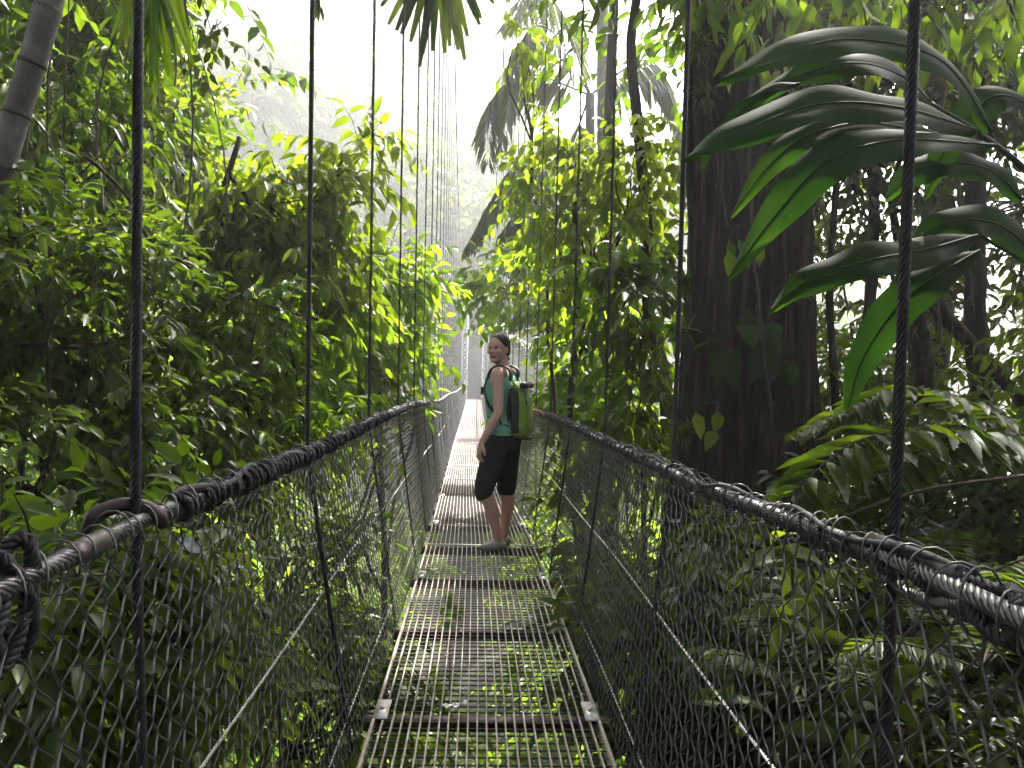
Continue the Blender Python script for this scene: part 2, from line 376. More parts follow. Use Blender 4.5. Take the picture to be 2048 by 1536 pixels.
# near fittings on the handrails
mb = MB(); p = [P(168, 1068, 1.30), P(190, 1032, 1.31), P(232, 1013, 1.33), P(275, 1012, 1.35), P(312, 1028, 1.36), P(330, 1052, 1.37)]
tube(mb, smooth_path(p, 26), np.interp(np.linspace(0, 1, 26), [0, .15, .85, 1], [.006, .0125, .0125, .009]), 12)
tag(mb.build('cable_thimble', mat('maroon_steel', (.022, .010, .010), .45, .5, noise=[(.06, .035, .032)], scale=30), smooth=True), 'curved maroon metal thimble hooked over the left handrail beside the nearest hanger', 'cable fitting')
mb = MB(); q = rail(-1, np.linspace(1.10, 1.22, 6)); tube(mb, q + (0, 0, .001), [.0145, .016, .016, .016, .016, .0145], 12)
tag(mb.build('cable_sleeve', mat('worn_sleeve', (.05, .042, .04), .45, .7, noise=[(.13, .11, .10)], scale=60), smooth=True), 'grey metal sleeve swaged on the left handrail cable near the maroon thimble', 'cable fitting')
def rope_knot(name, c, R, seed, label):
    r3 = np.random.default_rng(seed); mb = MB(); t = np.linspace(0, 2 * math.pi * 4, 260); f = r3.uniform(.8, 1.2, 3)
    p = np.stack([np.cos(t * 1.0) * R[0] * (1 + .2 * np.sin(t * f[0] * .37)), np.sin(t * .74 + 1) * R[1], np.sin(t * 1.0 + .4 * np.sin(t * .5)) * R[2] * (1 + .25 * np.cos(t * .31))], 1) + c
    strands(mb, p, .0105, 3, pitch=.03, step=.008, sides=5)
    return tag(mb.build(name, ROPE, smooth=True), label, 'rope')
rope_knot('rope_knot', P(1990, 1215, 1.0), (.026, .085, .022), 3, 'thick knotted black rope bundle on the right handrail at the frame edge')
rope_knot('rope_knot', P(-14, 1225, .95), (.020, .05, .062), 7, 'black rope coil hanging from the left handrail at the frame edge')
mb = MB(); c = rail(1, np.linspace(1.26, 1.02, 5)) + (.006, 0, .014)
T = np.asarray(c); tube(mb, T, .0125, 10, flat=.6)
tag(mb.build('cable_thimble', STEEL, smooth=True), 'flat shiny steel thimble on the right handrail beside the nearest hanger', 'cable fitting')
mb = MB(); a = rail(1, 1.13) + (.012, 0, -.01); b = rail(1, .98) + (-.004, 0, -.012)
strands(mb, smooth_path([rail(1, 1.3) + (.01, 0, -.006), rail(1, 1.17) + (.016, 0, -.045), rail(1, 1.02) + (.0, 0, -.02), b], 20), .0095, pitch=.06, step=.008)
tag(mb.build('cable_tail', STEEL, smooth=True), 'doubled steel cable tail looping under the right handrail near the knot', 'cable')

# ------------------------------------------------------------------ leaf machinery
def norm(v): return v / (np.linalg.norm(v, axis=-1, keepdims=True) + 1e-9)
# one leaf blade: base, two midrib points, tip, two left, two right
LT = np.array([[0, 0, 0], [.32, 0, .0], [.68, 0, .0], [1, 0, 0], [.28, .5, 1], [.66, .42, 1], [.28, -.5, 1], [.66, -.42, 1]], float)
LQ = np.array([[1, 4, 5, 2], [2, 7, 6, 1]]); L3 = np.array([[0, 4, 1], [2, 5, 3], [0, 1, 6], [2, 3, 7]])
def leaves(mb, base, d, up, L, W, rng, curl=.25, fold=.10, mat_i=0, rnd=None):
    n = len(base); d = norm(d); s = norm(np.cross(up, d)); nn = np.cross(d, s)
    L = np.broadcast_to(L, (n,))[:, None, None]; W = np.broadcast_to(W, (n,))[:, None, None]
    x = LT[None, :, 0:1]; yv = LT[None, :, 1:2]; z = LT[None, :, 2:3]
    cu = (curl * rng.uniform(.2, 1.6, (n, 1, 1)))
    V = base[:, None] + d[:, None] * x * L + s[:, None] * yv * W + nn[:, None] * (z * W * fold * 2 - cu * x * x * L)
    rnd = rng.random(n) if rnd is None else rnd
    off = np.arange(n)[:, None, None] * 8
    mb.add(V.reshape(-1, 3), [(LQ[None] + off).reshape(-1, 4), (L3[None] + off).reshape(-1, 3)], mat_i, np.repeat(rnd, 8))
def simple_leaves(mb, base, d, up, L, W, rng, mat_i=0, rnd=None):
    n = len(base); d = norm(d); s = norm(np.cross(up, d)); L = np.broadcast_to(L, (n,))[:, None]; W = np.broadcast_to(W, (n,))[:, None]
    V = np.stack([base, base + d * L * .5 + s * W * .5, base + d * L, base + d * L * .5 - s * W * .5], 1)
    rnd = rng.random(n) if rnd is None else rnd
    mb.add(V.reshape(-1, 3), (np.arange(n)[:, None] * 4 + np.arange(4)[None]), mat_i, np.repeat(rnd, 4))
def sprays(mb, base, dirs, L, K, leafL, leafW, rng, droop=.4, sag=.25, twig=True, curl=.25, lift=.5, tone=None):
    n = len(base); dirs = norm(dirs); L = np.broadcast_to(L, (n,))
    side = norm(np.cross(dirs, np.array([0, 0, 1.0]) + rng.normal(0, .25, (n, 3))))
    t = (np.arange(K) + .6) / K; t = t[None] * np.ones((n, 1)) + rng.normal(0, .02, (n, K)); sg = np.where(np.arange(K) % 2, 1.0, -1.0)[None] * np.ones((n, 1))
    p = base[:, None] + dirs[:, None] * (L[:, None] * t)[..., None] + np.array([0, 0, -1.0]) * (sag * L[:, None] * t ** 2)[..., None]
    ax = norm(dirs[:, None] + np.array([0, 0, -1.0]) * (2 * sag * t)[..., None])
    ld = ax * .6 + side[:, None] * (sg * .8)[..., None] + np.array([0, 0, -droop]) + rng.normal(0, .22, (n, K, 3))
    ld[:, -1] = ax[:, -1] + rng.normal(0, .15, (n, 3))
    up = np.array([0, 0, 1.0]) + rng.normal(0, lift, (n, K, 3))
    sc = rng.uniform(.65, 1.15, (n, K)) * (1 - .25 * np.abs(t - .5))
    tn = rng.random(n) if tone is None else tone
    rnd = np.clip(tn[:, None] * .6 + rng.random((n, K)) * .4, 0, 1)
    leaves(mb, p.reshape(-1, 3), ld.reshape(-1, 3), up.reshape(-1, 3), (leafL * sc).ravel(), (leafW * sc).ravel(), rng, curl, rnd=rnd.ravel())
    if twig:
        q = np.array([0, .5, 1.0]); c = base[:, None] + dirs[:, None] * (L[:, None] * q)[..., None] + np.array([0, 0, -1.0]) * (sag * L[:, None] * q ** 2)[..., None]
        wd = leafL * .02 + .0012; o = np.stack([side * wd, np.cross(side, dirs) * wd, -side * wd], 1)   # triangular twig
        V = (c[:, :, None] + o[:, None] * np.array([1, .7, .3])[None, :, None, None]).reshape(-1, 3)
        off = np.arange(n)[:, None] * 9
        q = []
        for a in range(2):
            for b in range(3): q.append(off + np.array([[a * 3 + b, a * 3 + (b + 1) % 3, a * 3 + 3 + (b + 1) % 3, a * 3 + 3 + b]]))
        mb.add(V, np.concatenate(q), 1)
def blob_crown(mb, c, R, nclump, ntwig, leafL, leafW, rng, K=7, twigL=None, droop=.4, clump_r=.3, sag=.25, hollow=.4, curl=.25, lift=.5):
    """clumps of twigs spread in an ellipsoid; returns the clump centres"""
    c = np.asarray(c, float); R = np.asarray(R, float)
    u = norm(rng.normal(0, 1, (nclump, 3))); r = (hollow + (1 - hollow) * rng.random(nclump) ** .6)[:, None]
    cc = c + u * r * R * .85
    k = rng.integers(0, nclump, ntwig); b = cc[k] + rng.normal(0, 1, (ntwig, 3)) * clump_r * R.mean() * .55
    dr = norm(b - c) * .8 + rng.normal(0, .6, (ntwig, 3)) + norm(b - cc[k]) * .5
    ct = rng.random(nclump)
    sprays(mb, b, dr, (twigL or leafL * 2.6) * rng.uniform(.7, 1.3, ntwig), K, leafL, leafW, rng, droop, sag, curl=curl, lift=lift, tone=np.clip(ct[k] * .6 + rng.random(ntwig) * .4, 0, 1))
    return cc
def limb(mb, a, b, r0, r1, rng, n=9, wig=.06, sides=7, mat_i=0, rough=.05):
    a = np.asarray(a, float); b = np.asarray(b, float); t = np.linspace(0, 1, n)[:, None]; L = np.linalg.norm(b - a)
    w_ = np.cumsum(rng.normal(0, 1, (n, 3)), 0); w_ -= t * w_[-1]; w_ *= np.sin(t * math.pi)
    pts = a * (1 - t) + b * t + w_ * wig * L / n ** .5 + np.array([0, 0, .06 * L]) * np.sin(t * math.pi)
    tube(mb, pts, np.linspace(r0, r1, n), sides, mat_i, rough=rough, rng=rng); return pts
def tree(name, blobs, label, cat, leaf, trunk_base, trunk_r, leafL, leafW, seed, dens=1.0, bark=None, group=None, K=7, droop=.4, curl=.25, sag=.25, lift=.5, clump_r=.3, trunk_pts=None, shrub=False, hollow=.4):
    """blobs: (centre, (rx, ry, rz), clumps, twigs)"""
    rng = np.random.default_rng(seed); base = np.asarray(trunk_base, float)
    root = empty(name, tuple(base), label, cat, group)
    cr = MB(); tk = MB()
    cen = np.mean([b[0] for b in blobs], 0)
    if trunk_pts is None:
        top = cen + (0, 0, -.2 * blobs[0][1][2]); pts = limb(tk, base, top, trunk_r, trunk_r * .5, rng, 10, .05, 9)
    else: pts = smooth_path(trunk_pts, 16); tube(tk, pts, np.linspace(trunk_r, trunk_r * .5, 16), 9, rough=.06, rng=rng)
    for c, R, nc, ntw in blobs:
        cc = blob_crown(cr, c, R, nc, int(ntw * dens), leafL, leafW, rng, K, None, droop, clump_r, sag, hollow, curl, lift)
        j = pts[min(len(pts) - 1, int(len(pts) * rng.uniform(.45, .98)))]
        jn = np.asarray(c, float) * .75 + j * .25; limb(tk, j, jn, trunk_r * .42, trunk_r * .25, rng, 7, .1, 6)
        for q in cc[:14]: limb(tk, jn, q, trunk_r * .22, max(.004, trunk_r * .05), rng, 7, .12, 5)
    cr.build('crown', [G[leaf], TWIG], root, loc=base); tk.build('trunk', bark or BARK, root, loc=base, smooth=True)
    return root
def gb(px, d, py=None):
    p = P(px, 900, d); return np.array([p[0], p[1], float(ground(p[0], p[1])) - .15])

def ellip(px, py, d, rpx, rpy, rd):
    return P(px, py, d), (rpx / 1700 * d, rd, rpy / 1700 * d)
#TREES
# ------------------------------------------------------------------ forest, left side
def blade(mb, path, Wd, up, rng, n=26, fold=.18, wave=.06, mat_i=0, rnd=.5, prof=None):
    """a long strap leaf with midrib fold and wavy margin"""
    p = smooth_path(path, n); T = norm(np.gradient(p, axis=0)); up = np.asarray(up, float)
    s = norm(np.cross(T, np.broadcast_to(up, T.shape))); nn = np.cross(s, T); t = np.linspace(0, 1, n)
    pr = np.sin(math.pi * np.clip(t, 0, 1) ** .8) ** .75 if prof is None else prof(t)
    pr = pr * (1 + .05 * np.sin(t * 23 + rng.random() * 6)); cols = np.array([-1, -.6, -.2, 0, .2, .6, 1]); V = []
    ph = rng.random() * 6
    for c in cols:
        wv = wave * Wd * abs(c) ** 2 * np.sin(t * 19 + ph + (2 if c > 0 else 0)) * 1.2
        V.append(p + s * (c * Wd / 2 * pr)[:, None] + nn * (abs(c) ** 1.3 * fold * Wd * pr - .10 * Wd * abs(c) ** 3 + wv)[:, None])
    V = np.stack(V, 1); m = len(cols); i = np.arange(n - 1)[:, None] * m; j = np.arange(m - 1)[None]
    q = np.stack([i + j, i + j + 1, i + m + j + 1, i + m + j], -1).reshape(-1, 4)
    mb.add(V.reshape(-1, 3), q, mat_i, rnd)
    tube(mb, p - nn * .001, np.linspace(.0035, .001, n) * Wd / .09, 5, mat_i, .8)
def frond(mb, pts, n, LL, LW, rng, hang=1.2, lean=.5, rr=.012, mat_i=0, curl=.3, twist=0.0):
    p = smooth_path(pts, 30); tube(mb, p, np.linspace(rr, rr * .25, 30), 6, 1)
    t = np.linspace(.12, .99, n); q = np.stack([np.interp(t, np.linspace(0, 1, 30), p[:, i]) for i in range(3)], 1)
    T = norm(np.gradient(q, axis=0)); sd_ = norm(np.cross(T, np.array([0, 0, 1.0]) + twist)); prof = np.sin(math.pi * (t * .85 + .12)) ** .6
    for sg in (-1, 1):
        d = T * lean + sd_ * sg * .8 + np.array([0, 0, -hang]) * rng.uniform(.7, 1.2, (n, 1)) + rng.normal(0, .07, (n, 3))
        leaves(mb, q, d, np.array([0, 0, 1.0]) + sd_ * sg * .5 + rng.normal(0, .2, (n, 3)), LL * prof * rng.uniform(.85, 1.1, n), LW, rng, curl, .12, mat_i)

rg = np.random.default_rng(77); NEARB = []
B = ellip
# ringed leaning palm trunk with its hanging fronds
pt = [P(-260, 1150, 5.2), P(-140, 760, 5.1), P(-20, 400, 5.0), P(45, 190, 5.0), P(100, 0, 5.0), P(170, -300, 5.1), P(215, -620, 5.3)]
root = empty('palm_tree', tuple(pt[0]), 'pale ringed palm trunk leaning across the upper left corner, yellow-green frond hanging', 'palm')
mb = MB(); pp = smooth_path(pt, 120); rad = .076 + .003 * (np.sin(np.arange(120) * .75) > .93) + 0 * pp[:, 0]
ring = (np.arange(120) % 11) < 2; tube(mb, pp, rad + .004 * ring, 16)
for k in range(0, 120, 11): tube(mb, pp[k:k + 2] if k < 118 else pp[-2:], .0815, 16, 1)
mb.build('trunk', [BARKG, TWIG], root, loc=pt[0], smooth=True)
crown = P(215, -620, 5.3)
for (tip, ctrl) in ((P(300, 175, 4.6), P(300, -420, 4.8)), (P(470, -260, 5.2), P(360, -640, 5.2)), (P(-80, -80, 5.5), P(20, -600, 5.4)), (P(640, 20, 6.6), P(520, -560, 6.2)), (P(200, -500, 7.6), P(250, -900, 6.5))):
    mb = MB(); frond(mb, [crown, ctrl, (ctrl + tip) / 2 + (0, 0, .12), tip], 46, .52, .030, rg, 1.1, .9, .012)
    mb.build('frond', [G['bright'] if tip[1] < 5 else G['palm'], TWIG], root, loc=pt[0])
mb = MB()
for k in range(20):
    a = P(300 + rg.normal(0, 22), -110 + rg.normal(0, 20), 4.6); b = P(308 + (k - 9.5) * 8.5 + rg.normal(0, 6), 178 - abs(k - 10) * 9 + rg.normal(0, 14), 4.6 + rg.normal(0, .12))
    blade(mb, [a, (a + b) / 2 + (0, 0, .03), b], .038, (0, -1, .2), rg, 12, .25, 0, 0, rg.random(), lambda t: np.sin(math.pi * np.clip(t * .9 + .06, 0, 1)) ** .5)
mb.build('frond', [G['bright'], TWIG], root, loc=pt[0])
for c in root.children: pass

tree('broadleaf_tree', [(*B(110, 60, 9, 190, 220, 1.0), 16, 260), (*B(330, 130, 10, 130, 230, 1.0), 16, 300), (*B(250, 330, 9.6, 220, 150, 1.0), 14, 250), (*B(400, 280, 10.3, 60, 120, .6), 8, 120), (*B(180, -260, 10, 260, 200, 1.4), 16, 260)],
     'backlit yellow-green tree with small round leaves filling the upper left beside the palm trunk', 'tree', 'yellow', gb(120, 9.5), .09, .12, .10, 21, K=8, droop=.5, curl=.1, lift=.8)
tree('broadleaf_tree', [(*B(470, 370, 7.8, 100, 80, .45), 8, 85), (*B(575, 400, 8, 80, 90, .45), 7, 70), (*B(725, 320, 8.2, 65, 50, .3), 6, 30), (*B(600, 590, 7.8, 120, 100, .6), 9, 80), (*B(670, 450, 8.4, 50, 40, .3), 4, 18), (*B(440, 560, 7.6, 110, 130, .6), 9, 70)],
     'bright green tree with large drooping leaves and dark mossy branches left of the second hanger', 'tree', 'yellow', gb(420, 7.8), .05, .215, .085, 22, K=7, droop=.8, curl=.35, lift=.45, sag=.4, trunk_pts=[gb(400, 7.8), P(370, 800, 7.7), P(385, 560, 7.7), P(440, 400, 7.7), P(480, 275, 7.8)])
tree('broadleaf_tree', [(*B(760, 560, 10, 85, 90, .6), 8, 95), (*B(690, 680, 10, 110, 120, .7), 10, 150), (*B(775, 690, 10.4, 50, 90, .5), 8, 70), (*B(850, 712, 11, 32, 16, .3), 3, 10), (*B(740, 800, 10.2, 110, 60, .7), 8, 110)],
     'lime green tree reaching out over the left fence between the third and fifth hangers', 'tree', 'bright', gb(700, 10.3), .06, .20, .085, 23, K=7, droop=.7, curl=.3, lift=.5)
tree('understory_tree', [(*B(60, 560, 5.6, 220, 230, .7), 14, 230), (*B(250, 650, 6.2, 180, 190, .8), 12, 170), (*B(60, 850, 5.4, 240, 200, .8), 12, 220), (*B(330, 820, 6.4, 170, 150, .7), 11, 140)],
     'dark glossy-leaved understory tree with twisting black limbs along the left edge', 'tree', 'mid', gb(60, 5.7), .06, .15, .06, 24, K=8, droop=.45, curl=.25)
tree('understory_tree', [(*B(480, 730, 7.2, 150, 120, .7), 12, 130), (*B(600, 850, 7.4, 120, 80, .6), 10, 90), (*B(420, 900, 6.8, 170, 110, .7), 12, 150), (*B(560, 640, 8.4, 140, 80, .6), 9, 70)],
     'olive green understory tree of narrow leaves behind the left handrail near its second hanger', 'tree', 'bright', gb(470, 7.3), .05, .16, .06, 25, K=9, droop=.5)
tree('understory_tree', [(*B(330, 1220, 3.3, 250, 190, .6), 12, 150), (*B(80, 1330, 2.8, 200, 220, .6), 12, 130), (*B(560, 1180, 4.6, 150, 160, .6), 10, 130), (*B(620, 1400, 4.2, 160, 160, .6), 10, 120)],
     'shadowy broadleaf bush seen through the left fence mesh below the handrail', 'bush', 'mid', gb(300, 3.6), .035, .13, .055, 26, K=7, droop=.5)
tree('understory_tree', [(*B(150, 300, 7.4, 200, 160, .7), 12, 150), (*B(60, 420, 7.2, 160, 120, .6), 9, 100)],
     'dark tree with long hanging leaves behind the leaning palm trunk', 'tree', 'mid', gb(80, 7.4), .05, .26, .07, 27, K=6, droop=.9, curl=.4)
# bare mossy limbs crossing the left foliage
for k, (pts, r, lab) in enumerate((
        ([P(-40, 690, 5.2), P(80, 690, 5.2), P(150, 695, 5.3), P(230, 683, 5.3)], .022, 'short thick black branch lying level across the left foliage'),
        ([P(60, 1000, 5), P(110, 880, 5), P(95, 760, 5), P(105, 640, 5), P(190, 560, 5.1)], .012, 'thin dark sapling stem bending upward at the left edge'),
        ([P(120, 290, 6), P(180, 320, 6), P(260, 400, 6), P(300, 480, 6.2), P(420, 560, 6.4)], .016, 'dark arching vine crossing below the leaning palm trunk'),
        ([P(395, 560, 7.5), P(480, 590, 7.5), P(560, 620, 7.6), P(640, 640, 7.7)], .012, 'mossy side branch with hanging lichen left of the second hanger'),
        ([P(610, 860, 7), P(590, 740, 7), P(565, 640, 7), P(560, 560, 7.1)], .014, 'slim bare sapling trunk just left of the second hanger'))):
    mb = MB(); tube(mb, smooth_path(pts, 24), np.linspace(r, r * .5, 24), 7, 0, rough=.12, rng=rg)
    for j in range(70):      # moss tufts and lichen strands
        q = smooth_path(pts, 24)[rg.integers(0, 24)]; simple_leaves(mb, q[None] + rg.normal(0, .01, (1, 3)), np.array([[rg.normal(0, .25), rg.normal(0, .25), -1]]), np.array([[0, 1.0, 0]]), rg.uniform(.03, .12), .006, rg, 1)
    tag(mb.build('branch', [BARK, MOSS], loc=pts[0]), lab, 'branch')

# ------------------------------------------------------------------ forest, right side
tree('broadleaf_tree', [(*B(1160, 310, 9.5, 100, 75, .6), 8, 50), (*B(1090, 400, 9.8, 80, 90, .5), 7, 55), (*B(1200, 440, 9.2, 130, 100, .7), 9, 90), (*B(1290, 330, 9, 80, 130, .6), 8, 60), (*B(1130, 560, 9.6, 110, 80, .6), 7, 60), (*B(1040, 70, 10, 34, 90, .3), 5, 18)],
     'yellow-green tree with hanging oval leaves right of the bridge, behind the right hangers', 'tree', 'yellow', gb(1230, 9.4), .06, .17, .085, 31, K=7, droop=1.0, curl=.2, lift=.7, sag=.5)
tree('broadleaf_tree', [(*B(1010, 560, 13, 90, 60, .7), 8, 110), (*B(1120, 640, 12, 110, 100, .7), 10, 150), (*B(1230, 700, 11, 110, 110, .8), 10, 150), (*B(1180, 800, 11, 110, 60, .7), 8, 110)],
     'fresh green tree with layered drooping branches behind the person, right of the bridge', 'tree', 'bright', gb(1190, 11.5), .09, .19, .09, 32, K=8, droop=.6, lift=.5)
tree('broadleaf_tree', [(*B(1290, 620, 7.6, 70, 160, .5), 9, 80), (*B(1320, 850, 7.6, 80, 90, .5), 8, 70), (*B(1230, 880, 8.2, 90, 60, .5), 7, 70)],
     'mid-green sapling tree just left of the massive dark trunk', 'tree', 'mid', gb(1310, 7.8), .035, .20, .09, 33, K=6, droop=.9, curl=.3)
def pole(name, pts, r0, r1, label, bark=BARK, cat='tree', leafy=0, leaf='mid', rough=.05):
    root = empty(name, tuple(pts[0]), label, cat); mb = MB(); q = smooth_path(pts, 40)
    tube(mb, q, np.linspace(r0, r1, 40), 12, rough=rough, rng=rg); mb.build('trunk', bark, root, loc=pts[0], smooth=True)
    cr = MB(); top = np.asarray(pts[-1]); blob_crown(cr, top + (0, 0, .6), (1.9, 1.9, 1.2), 14, 200 if not leafy else leafy, .16, .07, rg, 7)
    cr.build('crown', [G[leaf], TWIG], root, loc=pts[0]); return root
pole('slender_tree', [gb(1350, 9), P(1335, 900, 9), P(1298, 640, 9), P(1292, 430, 9), P(1276, 250, 9), P(1262, 90, 9), P(1275, -60, 9), P(1270, -560, 9)], .075, .045, 'slender dark winding trunk rising left of the massive trunk')
pole('slender_tree', [gb(1215, 15), P(1214, 700, 15), P(1208, 300, 15), P(1205, 0, 15), P(1204, -500, 15)], .13, .10, 'straight pale pole-like trunk against the white sky, upper right of centre', BARKG)
pole('slender_tree', [gb(1222, 10.5), P(1226, 880, 10.5), P(1216, 640, 10.5), P(1212, 400, 10.6), P(1250, -560, 11)], .10, .05, 'dark mossy trunk behind the fence, right of the person')
# the massive trunk
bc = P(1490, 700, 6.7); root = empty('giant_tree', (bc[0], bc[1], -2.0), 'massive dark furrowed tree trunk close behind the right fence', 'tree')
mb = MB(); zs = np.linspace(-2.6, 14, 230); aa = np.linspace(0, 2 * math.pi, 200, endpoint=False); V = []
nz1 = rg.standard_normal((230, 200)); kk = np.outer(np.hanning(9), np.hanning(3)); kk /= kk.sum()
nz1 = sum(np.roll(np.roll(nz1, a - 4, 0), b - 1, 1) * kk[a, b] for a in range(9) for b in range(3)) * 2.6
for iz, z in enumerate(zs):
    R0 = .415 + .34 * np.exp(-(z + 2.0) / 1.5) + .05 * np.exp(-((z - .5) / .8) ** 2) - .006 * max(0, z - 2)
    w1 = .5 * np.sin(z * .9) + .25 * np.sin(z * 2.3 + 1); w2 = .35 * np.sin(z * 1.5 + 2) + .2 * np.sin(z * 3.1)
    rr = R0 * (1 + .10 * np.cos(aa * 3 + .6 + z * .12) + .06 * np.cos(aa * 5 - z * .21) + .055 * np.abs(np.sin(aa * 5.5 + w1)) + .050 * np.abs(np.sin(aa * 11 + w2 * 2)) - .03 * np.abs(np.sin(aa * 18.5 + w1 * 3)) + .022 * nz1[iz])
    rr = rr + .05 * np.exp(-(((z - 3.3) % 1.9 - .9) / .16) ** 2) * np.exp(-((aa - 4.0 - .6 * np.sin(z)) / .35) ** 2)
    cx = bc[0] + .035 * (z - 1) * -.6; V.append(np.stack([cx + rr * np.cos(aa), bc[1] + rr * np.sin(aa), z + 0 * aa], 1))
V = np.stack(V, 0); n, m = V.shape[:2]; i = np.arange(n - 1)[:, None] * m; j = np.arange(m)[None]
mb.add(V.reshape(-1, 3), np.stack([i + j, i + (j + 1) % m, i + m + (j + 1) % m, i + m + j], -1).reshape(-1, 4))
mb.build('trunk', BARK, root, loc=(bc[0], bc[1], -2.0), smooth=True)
mb = MB()
for k in range(19):          # climbing roots and aerial lianas down the bark
    a0 = rg.uniform(-2.9, -.3); zz = np.linspace(8, -2.2, 40); an = a0 + .22 * np.sin(zz * rg.uniform(.4, .9) + k) + .05 * np.sin(zz * 3 + k)
    R0 = .45 + .30 * np.exp(-(zz + 2.0) / 1.3); cx = bc[0] - .021 * (zz - 1)
    tube(mb, np.stack([cx + (R0 + .01) * np.cos(an), bc[1] + (R0 + .01) * np.sin(an), zz], 1), rg.uniform(.012, .038), 7, 0, rough=.1, rng=rg)
mb.build('climbing_root', BARK, root, loc=(bc[0], bc[1], -2.0), smooth=True)
cr = MB(); blob_crown(cr, (bc[0] - .6, bc[1] + 1, 13), (5.5, 5.5, 2.4), 60, 1100, .30, .12, rg, 8, twigL=.9)
for k in range(12):
    a = k / 12 * 6.28; tube(cr, smooth_path([(bc[0] - .3, bc[1], 10.5), (bc[0] + 2 * math.cos(a), bc[1] + 2 * math.sin(a), 12.2), (bc[0] + 4.6 * math.cos(a), bc[1] + 4.6 * math.sin(a), 13)], 10), np.linspace(.16, .03, 10), 7, 1)
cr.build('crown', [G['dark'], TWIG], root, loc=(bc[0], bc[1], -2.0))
# epiphytes on it
def tuft(c, n, L, Wd, out, label, name='epiphyte', leaf='mid', cat='plant', droop=.2):
    c = np.asarray(c, float); mb = MB(); d = rg.normal(0, 1, (n, 3)) + np.asarray(out) * 1.1; b = c + rg.normal(0, L * .07, (n, 3))
    leaves(mb, b, d + (0, 0, -droop), np.array([0, 0, 1.0]) + rg.normal(0, .3, (n, 3)), L * rg.uniform(.6, 1.15, n), Wd, rg, .35, .2)
    return tag(mb.build(name, [G[leaf], TWIG], loc=c), label, cat)
tuft(P(1398, 90, 6.25), 70, .22, .014, (-.5, -1, .2), 'grassy bromeliad tuft on the upper left flank of the massive trunk')
tuft(P(1415, 190, 6.2), 60, .2, .013, (-.5, -1, 0), 'second thin-leaved bromeliad tuft on the massive trunk, just below the upper one', leaf='palm')
tuft(P(1418, 690, 6.1), 22, .12, .03, (-.3, -1, .3), 'small dark bromeliad rosette on the left side of the massive trunk at mid height', leaf='dark')
tuft(P(1376, 560, 6.3), 60, .15, .018, (-1, -.5, .1), 'upper moss fern clinging to the left edge of the massive trunk', leaf='mid')
tuft(P(1590, 560, 6.3), 50, .18, .02, (.6, -1, -.2), 'trailing fern tuft on the right flank of the massive trunk', leaf='mid', droop=.8)
tuft(P(1375, 860, 6.3), 60, .15, .016, (-1, -.5, .1), 'low moss fern clinging to the left edge of the massive trunk', leaf='grass')
tuft(P(1370, 660, 6.3), 50, .16, .02, (-1, -.4, .1), 'yellow-green moss fern clinging to the left edge of the massive trunk', leaf='grass')
def vineleaf(px, py, d, L, W, n, label, leaf='big', spread=.16, droop=1.0, cat='vine leaves'):
    c = P(px, py, d); mb = MB(); b = c + rg.normal(0, spread, (n, 3)) * (1, .5, 1)
    dd = rg.normal(0, .35, (n, 3)) + (0, -.2, -droop); leaves(mb, b, dd, np.array([0, -1.0, .4]) + rg.normal(0, .3, (n, 3)), L * rg.uniform(.75, 1.15, n), W, rg, .2, .15)
    for q in b: tube(mb, smooth_path([c + (0, .05, .12), (c + q) / 2 + (0, .03, .09), q], 6), .003, 4, 1)
    return tag(mb.build('climbing_vine', [G[leaf], TWIG], loc=c), label, cat)
vineleaf(1515, 680, 6.1, .28, .16, 11, 'broad wet dark-green vine leaves hanging on the front of the massive trunk', 'big', .11, cat='vine')
vineleaf(1440, 840, 6.05, .18, .09, 4, 'pair of backlit lime vine leaves low on the front of the massive trunk', 'yellow', .10, cat='vine')
vineleaf(1480, 480, 6.05, .24, .09, 5, 'narrow lime vine leaves dangling across the middle of the massive trunk', 'bright', .09, cat='vine')
# hanging sprays along the top right
def hanging(px0, px1, py, d, n, L, W, leaf, label, sp=.18):
    b = np.array([P(rg.uniform(px0, px1), py + rg.normal(0, 28), d + rg.normal(0, .4)) for _ in range(n)]); mb = MB()
    sprays(mb, b, np.stack([rg.normal(0, .8, n), rg.normal(0, .5, n), -rg.uniform(.1, .8, n)], 1), .3, 6, L, W, rg, 1.0, .5, lift=.7)
    a0 = P(px0 - 60, py - 60, d); a1 = P(px1 + 60, py - 80, d); tube(mb, smooth_path([a0, (a0 + a1) / 2 + (0, 0, .06), a1], 16), .014, 6, 1, rough=.1, rng=rg)
    return tag(mb.build('overhanging_branch', [G[leaf], TWIG], loc=b[0]), label, 'branch')
hanging(1360, 1560, -20, 4.6, 20, .15, .055, 'mid', 'overhanging leafy branch at the top edge in front of the massive trunk')
hanging(1580, 1780, -20, 4.2, 22, .15, .055, 'mid', 'overhanging leafy branch at the top edge right of the massive trunk')
hanging(1800, 2040, -10, 4.0, 26, .14, .055, 'mid', 'overhanging leafy branch in the top right corner')
hanging(380, 470, 60, 5.6, 10, .11, .05, 'dark', 'small dark twig of leaves beside the hanging yellow palm frond')
